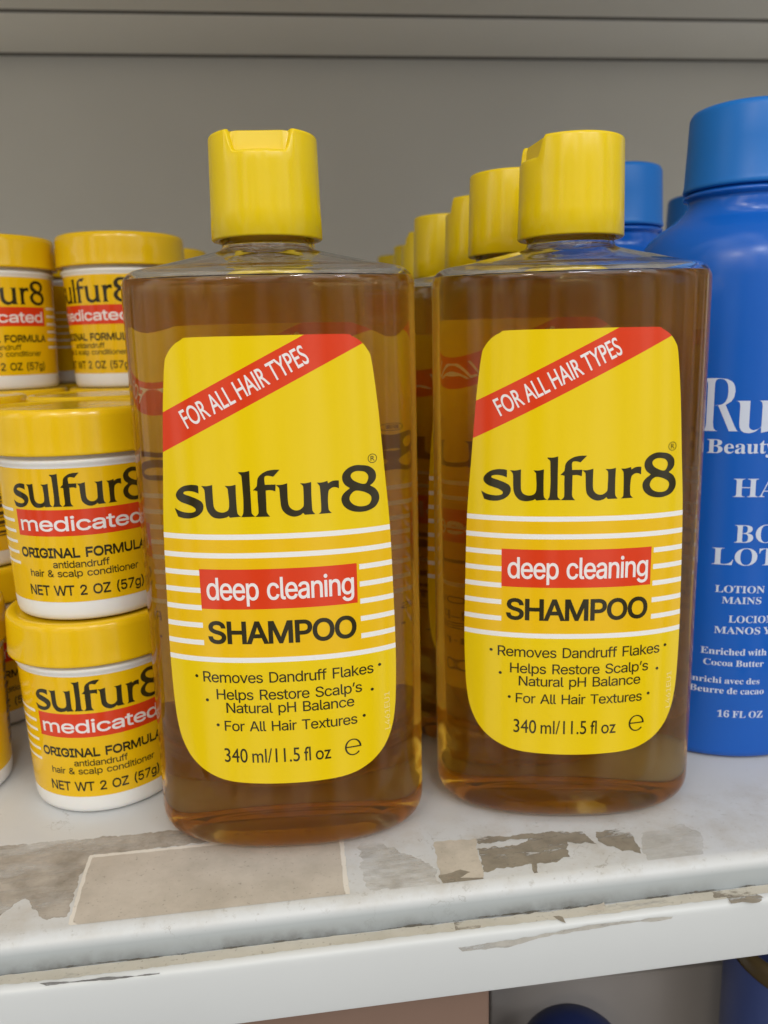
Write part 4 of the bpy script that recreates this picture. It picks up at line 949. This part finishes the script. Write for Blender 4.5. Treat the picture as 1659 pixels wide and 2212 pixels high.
def make_lotion():
    root = empty('lotion_bottle', (0, 0, 0))
    bm = bmesh.new()
    P = [(-6, 0.9), (-3.2, 0.1), (-1.6, 0.3), (-0.6, 1.2), (0, 3), (0, 60), (0, 120), (0, 163), (-0.4, 168), (-1.7, 172.5), (-4.2, 176.3), (-7.6, 179.3), (-11.5, 181.8), (-14.3, 184.0)]
    rings = [ring(CA+d, CB+d*0.95, z, 2.0) for d, z in P]
    rings += [ring(19.6, 19.2, 186.2, 2), ring(18.8, 18.8, 188, 2), ring(18.8, 18.8, 189.4, 2), ring(20.2, 20.2, 189.8, 2), ring(20.4, 20.4, 190.8, 2), ring(19.0, 19.0, 191.3, 2), ring(17.5, 17.5, 198, 2)]
    skin_rings(bm, rings)
    obj('bottle_body', bm, M['blue_body'], root)
    bm = bmesh.new()
    seg = 180
    rings = []
    for r, z, rib in [(18.0, 193.5, 0), (18.2, 192.1, 0), (19.6, 191.9, 0), (20.3, 192.1, 0), (20.6, 192.7, 0), (20.4, 193.6, 0), (20.1, 194.6, 1), (19.6, 206, 1), (19.2, 215.2, 1), (19.0, 216.2, 0), (18.4, 217.1, 0), (17.2, 217.6, 0), (10, 217.7, 0)]:
        rg = []
        for i in range(seg):
            t = 2*math.pi*i/seg
            rr = r+(0.10 if (rib and i % 2) else 0.0)
            rg.append((rr*math.cos(t), rr*math.sin(t), z))
        rings.append(rg)
    skin_rings(bm, rings)
    obj('cap', bm, M['blue_cap'], root)
    T = Print(); S = 1.5; H = 0.05
    F = 'serif'
    T.add(set_text(F, 'R', -24.4, -13.6, 113.8, 17.7, 'R'), 0, H, S, -0.38)
    T.add(set_text(F, 'u', -15.4, -3.0, 113.6, 10.6, 'u'), 0, H, S, -0.30)
    T.add(set_text(F, 'Beauty', -22.1, -2.4, 107.0, 4.5, 'B'), 0, H, S)
    T.add(set_text(F, 'HAND', -14.5, 14.5, 92.7, 6.1, 'H'), 0, H, S, -0.05)
    T.add(set_text(F, 'BODY', -13.3, 13.3, 77.4, 6.0, 'B'), 0, H, S, -0.05)
    T.add(set_text(F, 'LOTION', -19.3, 19.3, 69.7, 5.8, 'L'), 0, H, S, -0.05)
    T.add(set_text(F, 'LOTION', -17.9, -2.7, 60.2, 2.4, 'L'), 0, H, S)
    T.add(set_text(F, 'MAINS', -15.8, -3.6, 56.4, 2.3, 'M'), 0, H, S)
    T.add(set_text(F, 'LOCION', -13.5, 1.0, 49.8, 2.4, 'L'), 0, H, S)
    T.add(set_text(F, 'MANOS Y', -17.5, 0.4, 45.8, 2.4, 'M'), 0, H, S)
    T.add(set_text(F, 'Enriched with', -20.9, -0.6, 38.2, 2.3, 'E'), 0, H, S)
    T.add(set_text(F, 'Cocoa Butter', -20.0, -1.3, 34.2, 2.2, 'C'), 0, H, S)
    T.add(set_text(F, 'Enrichi avec des', -24.9, -2.3, 27.9, 2.1, 'E'), 0, H, S)
    T.add(set_text(F, 'Beurre de cacao', -23.4, -0.6, 24.2, 2.2, 'B'), 0, H, S)
    T.add(set_text(F, '16 FL OZ', -15.2, -0.4, 15.6, 2.4, 'F'), 0, H, S)
    T.build('printed_lettering', [M['silver_print']], lotion_wall, root)
    return root

# ------------------------------------------------------------------ setting: shelves and back panel
def build_setting():
    RZ = R(2.2)
    shelf = empty('shelf', (0, 0, 0), RZ)
    tag(shelf, 'worn white metal store shelf that all the shampoo bottles and jars stand on', 'shelf')
    bm = bmesh.new()
    prof = [(640, -0.02), (640, 0), (420, 0), (300, 0), (240, 0), (215, 0), (199.2, 0)]
    for k in range(1, 7):
        t = math.pi/2*k/6
        prof.append((199.0-4.0*math.sin(t), -4.0+4.0*math.cos(t)))
    prof += [(195.0, -6.0), (195.0, -13.5), (196, -14), (640, -14)]
    prof = prof[1:]
    xs = [-900, -500, -250] + list(range(-200, 301, 10)) + [500, 900]
    grid = []
    for x in xs:
        grid.append([bm.verts.new((x*MM, y*MM, z*MM)) for y, z in prof])
    n = len(prof)
    for a, b in zip(grid, grid[1:]):
        for i in range(n):
            j = (i+1) % n
            bm.faces.new((a[i], b[i], b[j], a[j]))
    bm.faces.new(grid[0]); bm.faces.new(list(reversed(grid[-1])))
    bmesh.ops.recalc_face_normals(bm, faces=bm.faces)
    o = obj('shelf_board', bm, M['shelf'], shelf); sharp(o, 40)
    # price rail: ledge, rounded lip, fascia
    bm = bmesh.new()
    prof = [(194.9, -10.4), (194.9, -9.0), (193.6, -8.3), (190.2, -8.0)]
    for k in range(1, 6):
        t = math.pi/2*k/5
        prof.append((190.0-2.0*math.sin(t), -10.0+2.0*math.cos(t)))
    prof += [(187.85, -11.2), (187.9, -25.0), (188.2, -26.0), (189.4, -26.3), (190.2, -25.6), (190.2, -11.0), (190.6, -9.4)]
    xs = [-900, -400] + list(range(-200, 301, 4)) + [500, 900]
    grid = []
    for x in xs:
        w = 0.25*mnoise.noise(Vector((x*0.02, 3.1, 0)))+0.12*mnoise.noise(Vector((x*0.09, 7.7, 0)))
        grid.append([bm.verts.new((x*MM, y*MM, (z+(w if 2 <= i <= 9 else 0))*MM)) for i, (y, z) in enumerate(prof)])
    n = len(prof)
    for a, b in zip(grid, grid[1:]):
        for i in range(n):
            j = (i+1) % n
            bm.faces.new((a[i], b[i], b[j], a[j]))
    bm.faces.new(grid[0]); bm.faces.new(list(reversed(grid[-1])))
    bmesh.ops.recalc_face_normals(bm, faces=bm.faces)
    o = obj('price_rail', bm, M['rail'], shelf); sharp(o, 50)
    # what is left of old labels on the enamel
    def rough_edge(pts, jag, seed, step=0.45):
        out = []
        rnd = random.Random(seed)
        n = len(pts)
        for i in range(n):
            a, b = pts[i], pts[(i+1) % n]
            L = math.dist(a, b); k = max(1, int(L/step))
            nx, ny = -(b[1]-a[1])/max(L, 1e-6), (b[0]-a[0])/max(L, 1e-6)
            for j in range(k):
                t = j/k
                x, y = a[0]+(b[0]-a[0])*t, a[1]+(b[1]-a[1])*t
                d = jag*(mnoise.noise(Vector((x*0.33, y*0.33, seed)))+0.45*mnoise.noise(Vector((x*0.95, y*0.95, seed+9)))+0.2*mnoise.noise(Vector((x*2.3, y*2.3, seed+5))))
                out.append((x+nx*d, y+ny*d))
        return out
    def residue(key, mat, jag, h, seed, grow=0.0):
        P = PATCHES[key]
        axis = 'y' if key in ('grime', 'smear') else 'z'
        pts = [(p[0], p[2]) if axis == 'y' else (p[0], p[1]) for p in P]
        if grow:
            cx = sum(p[0] for p in pts)/len(pts); cz = sum(p[1] for p in pts)/len(pts)
            hx = max(abs(p[0]-cx) for p in pts); hz = max(abs(p[1]-cz) for p in pts)
            pts = [(cx+(p[0]-cx)*(1+grow/hx), cz+(p[1]-cz)*(1+grow/hz)) for p in pts]
        me = fill([rough_edge(pts, jag, seed)])
        for v in me.vertices:
            x, y = v.co.x, v.co.y
            if axis == 'z':
                z = (P[0][2] if P[0][2] else 0.0)+h
                if P[0][2]: z += 0.25*mnoise.noise(Vector((x*0.02, 3.1, 0)))+0.12*mnoise.noise(Vector((x*0.09, 7.7, 0)))+0.05
                elif y < 198.9: y = 198.9
                v.co = Vector((x, y, z))*MM
            else:
                v.co = Vector((x, 187.80-h, y))*MM
        bm = bmesh.new(); bm.from_mesh(me); bpy.data.meshes.remove(me)
        bmesh.ops.recalc_face_normals(bm, faces=bm.faces)
        obj('label_residue', bm, M[mat], shelf, smooth=False)
    me_pts = [(-150, 190.0), (-60, 189.9), (20, 190.1), (90, 189.8), (150, 190.0), (150, 193.4), (60, 193.2), (0, 193.5), (-90, 193.3), (-150, 193.5)]
    PATCHES['cream'] = [(x, y, -8.0) for x, y in me_pts]
    residue('cream', 'res_cream', 0.35, 0.03, 20)
    PATCHES['specks'] = [(x, y, -8.2) for x, y in [(-60, 192.9), (20, 192.6), (70, 191.9), (110, 192.4), (150, 193.0), (150, 194.2), (60, 194.3), (-60, 194.2)]]
    residue('specks', 'res_specks', 0.6, 0.12, 21)
    residue('left_dirt', 'res_dirt', 0.9, 0.04, 1)
    residue('paper', 'res_glue', 0.35, 0.07, 2, grow=1.3)
    residue('paper', 'res_paper', 0.22, 0.11, 3)
    residue('scuff', 'res_scuff', 1.4, 0.04, 4)
    residue('tan', 'res_tan', 0.6, 0.05, 5)
    residue('dark1', 'res_dark', 1.2, 0.08, 6)
    residue('strip', 'res_dark', 1.0, 0.11, 7)
    residue('drip', 'res_dark', 0.3, 0.05, 8)
    residue('dark2', 'res_dark', 1.1, 0.09, 9)
    residue('faint', 'res_faint', 1.3, 0.05, 10)
    residue('corner', 'res_dark', 0.5, 0.09, 11)
    residue('lip1', 'res_dark', 0.3, 0.05, 12)
    residue('lip2', 'res_dark', 0.6, 0.05, 13)
    residue('lip3', 'res_dark', 0.3, 0.05, 14)
    residue('lip4', 'res_tan', 0.4, 0.05, 15)
    residue('grime', 'res_grime', 0.3, 0.05, 16)
    residue('smear', 'res_smear', 0.3, 0.05, 17)

    bm = bmesh.new()
    box(bm, -1000, 1000, 662, 680, -420, 372, 0.6)
    o = obj('back_panel', bm, M['wall_paint'])
    tag(o, 'plain beige grey panel closing the back of the shelf behind all the bottles', 'panel')
    up = empty('upper_shelf', (0, 0, 0.3475))
    tag(up, 'underside of the beige grey shelf overhead, at the top of the picture', 'shelf')
    bm = bmesh.new(); box(bm, -1000, 1000, 581.0, 651.0, 0, 14, 0.4)
    obj('rear_rail', bm, M['upper_shelf'], up)
    bm = bmesh.new(); box(bm, -1000, 1000, 230, 573.0, 0, 14, 0.4)
    obj('shelf_board', bm, M['upper_shelf'], up)
    bm = bmesh.new(); box(bm, -1000, 1000, 651.2, 661.8, 1.2, 13); box(bm, -1000, 1000, 573.2, 580.8, 0.8, 13)  # dark strips added in both gaps, shade put in as colour
    obj('gap_shade_strip', bm, M['gap_shade'], up)
    bm = bmesh.new(); box(bm, -1000, 1000, 230, 661, 14.2, 17)  # unseen plate added to stop light leaking through the gaps
    obj('light_stop_plate', bm, M['upper_shelf'], up)
    bm = bmesh.new(); box(bm, -1000, 1000, 226, 229.6, -8, 18, 0.8)
    obj('price_rail', bm, M['upper_shelf'], up)

    low = empty('lower_shelf', (0, 0, -0.26))
    tag(low, 'white shelf below carrying the brown carton and the dark blue lidded containers', 'shelf')
    bm = bmesh.new(); box(bm, -900, 900, 196, 640, -14, 0, 1.5)
    obj('shelf_board', bm, M['shelf'], low)

def build_lower_goods():
    bm = bmesh.new(); box(bm, -140, 53.5, 231, 330, -259.8, -50, 1.0)
    o = empty('carton', (0, 0, -0.26))
    tag(o, 'plain brown carton under the front edge of the shelf', 'box')
    b = obj('box_panels', bm, M['carton'], None); b.location = (0, 0, 0.26); b.parent = o
    bm = bmesh.new(); box(bm, -120, 30, 230.6, 230.95, -140, -120)
    o = empty('grey_carton', (0, 0, -0.26))
    tag(o, 'plain grey carton standing behind the dark blue domed cap below the shelf', 'box')
    bm.free()
    bm = bmesh.new(); box(bm, 70, 190, 300, 400, -259.8, -124, 1.0)
    b = obj('box_panels', bm, M['carton_grey'], None); b.location = (0, 0, 0.26); b.parent = o
    # domed navy cap
    o = empty('domed_cap_bottle', (0.0885, 0.248, -0.2885))
    tag(o, 'container with a dark navy domed cap, cut off by the bottom edge of the picture', 'bottle')
    bm = bmesh.new()
    lathe(bm, [(24, 28.8), (26, 30.5), (26, 60), (26, 140), (24, 150), (16, 156)])
    obj('bottle_body', bm, M['amber_jar'], o)
    bm = bmesh.new()
    lathe(bm, [(19, 152), (21, 152.4), (21, 174)] + [(21*math.cos(R(a)), 174+20*math.sin(R(a))) for a in range(8, 88, 8)])
    obj('cap', bm, M['navy'], o)
    # amber jar with blue lid, right
    o = empty('amber_jar', (0.184, 0.252, -0.26))
    tag(o, 'amber jar with a dark blue lid and blue label at the bottom right corner', 'jar')
    bm = bmesh.new()
    lathe(bm, [(30, 0.5), (33, 3), (33.5, 90), (33.5, 184), (34.4, 186), (34.4, 189.5), (32, 191), (31, 200)])
    obj('jar_body', bm, M['amber_jar'], o)
    bm = bmesh.new()
    lathe(bm, [(32, 192.5), (35.4, 192.3), (35.9, 193.2), (35.6, 212), (34.4, 214.4), (20, 215)])
    obj('lid', bm, M['navy'], o)
    bm = bmesh.new()
    rows = []
    for z in (30, 90, 150, 181):
        rows.append([(33.75*math.sin(R(t)), -33.75*math.cos(R(t)), z) for t in range(-120, 121, 5)])
    vs = [[bm.verts.new(Vector(p)*MM) for p in r] for r in rows]
    for a, b_ in zip(vs, vs[1:]):
        for i in range(len(a)-1): bm.faces.new((a[i], a[i+1], b_[i+1], b_[i]))
    obj('label', bm, M['jar_blue'], o)

M['jar_blue'] = principled('dusky_blue_label', (0.05, 0.075, 0.22, 1), 0.4)

# ------------------------------------------------------------------ build
build_setting()

def make_shampoo():
    root = empty('shampoo_bottle', (0, 0, 0))
    obj('bottle_body', shampoo_body(), M['shell'], root)
    obj('liquid', shampoo_liquid(), M['liquid'], root)
    lb = shampoo_label(); lb.parent = root
    cp = obj('cap', flip_cap(), M['cap_yellow'], root); cp.location = (0, 0, 172.6*MM); sharp(cp, 50)
    return root

GS = 'amber shampoo bottles lined up on the shelf'
first = make_shampoo()
first.location = (-6.6*MM, 239.6*MM, 0.0003)
first.rotation_euler = (0, 0, R(-2.7))
tag(first, 'front amber shampoo bottle on the left, its yellow cap scooped at the front', 'shampoo bottle', GS)
second = copy_thing(first, (79.6*MM, 243.6*MM, 0.0003), R(-8.0))
second['label'] = 'front amber shampoo bottle on the right, beside the blue lotion bottle'
child(second, 'cap').rotation_euler = (0, 0, R(-78))
rows = [
    (74.8, 291, -4, 160, 'shampoo bottle directly behind the right front bottle, largest of the caps in its row'),
    (75.3, 340, -6, -95, 'third shampoo bottle of the right row, narrow yellow cap just behind the large one'),
    (69.2, 387, -5, 48, 'fourth shampoo bottle of the right row, yellow cap with a notched top'),
    (70.6, 443, -4, -90, 'fifth shampoo bottle of the right row, slim sliver of yellow cap'),
    (73.0, 500, -5, 100, 'sixth shampoo bottle of the right row, only a sliver of cap seen past the fifth'),
    (69.0, 556, -5, 20, 'hindmost shampoo bottle of the right row, lowest of the yellow caps'),
    (-7.5, 289, -3, 10, 'second shampoo bottle of the left row, seen as an orange label through the front bottle'),
    (-6.5, 338, -2, 60, 'third shampoo bottle of the left row, hidden behind the two in front of it'),
]
for x, y, rz, rc, lab in rows:
    c = copy_thing(first, (x*MM, y*MM, 0.0003), R(rz))
    c['label'] = lab
    child(c, 'cap').rotation_euler = (0, 0, R(rc))
    if y < 300: child(c, 'label').location.z = 0.004      # these two carry their labels a little higher

GJ = 'small white and yellow conditioner jars stacked on the left'
jar = make_jar()
jar.location = (-70.3*MM, 273*MM, 0.0003); jar.rotation_euler = (0, 0, R(8))
tag(jar, 'white jar with yellow lid, bottom of the front stack beside the left shampoo bottle', 'jar', GJ)
JJ = [
    (-69.5, 273, 1, 6, 'white jar with yellow lid standing on the bottom jar of the front stack'),
    (-129, 277, 0, -3, 'white jar on the shelf board at the left edge, left of the front stack'),
    (-76, 335, 0, 30, 'bottom jar hidden behind the front stack'),
    (-76, 335, 1, 15, 'second level jar hidden behind the front stack, only its glossy lid showing'),
    (-133, 338, 0, 20, 'bottom jar in the shadow behind the left edge jar'),
    (-133, 338, 1, -88, 'shadowed jar showing its dark bar code, behind the front stack at the left edge'),
    (-75.5, 394, 0, 5, 'bottom jar of the tall right hand stack at the back'),
    (-75.5, 394, 1, 12, 'middle jar of the tall right hand stack at the back'),
    (-75.5, 394, 2, -32, 'topmost white jar with yellow lid, partly hidden by the left shampoo bottle shoulder'),
    (-132.5, 396, 0, 7, 'bottom jar of the tall left hand stack at the back'),
    (-132.5, 396, 1, 7, 'middle jar of the tall left hand stack at the back'),
    (-132.5, 396, 2, 20, 'topmost white jar with yellow lid at the left edge of the picture'),
    (-127, 453, 0, 10, 'bottom jar behind the tall left hand stack at the back'),
    (-127, 453, 1, -20, 'middle jar behind the tall left hand stack at the back'),
    (-127, 453, 2, 98, 'jar in shadow seen through the gap between the two topmost jars'),
    (-71, 453, 0, 40, 'bottom jar of the hindmost stack'),
    (-71, 453, 1, 40, 'middle jar of the hindmost stack'),
    (-71, 453, 2, 40, 'hindmost jar, only a sliver of yellow lid above the left shampoo bottle shoulder'),
]
for x, y, lv, rz, lab in JJ:
    c = copy_thing(jar, (x*MM, y*MM, 0.0003+lv*(JH+0.05)*MM), R(rz))
    c['label'] = lab

GB = 'blue lotion bottles on the right'
lot = make_lotion()
lot.location = (154*MM, 284*MM, 0.0003)
tag(lot, 'large blue lotion bottle with silver lettering at the right edge, nearest of the blue ones', 'lotion bottle', GB)
c = copy_thing(lot, (145*MM, 380*MM, 0.0003), R(4)); c['label'] = 'blue lotion bottle whose cap shows just behind the right shampoo bottle cap'
c = copy_thing(lot, (224*MM, 456*MM, 0.0003), R(-5)); c['label'] = 'farthest blue lotion bottle, dark sliver of cap behind the shoulder of the nearest one'
build_lower_goods()
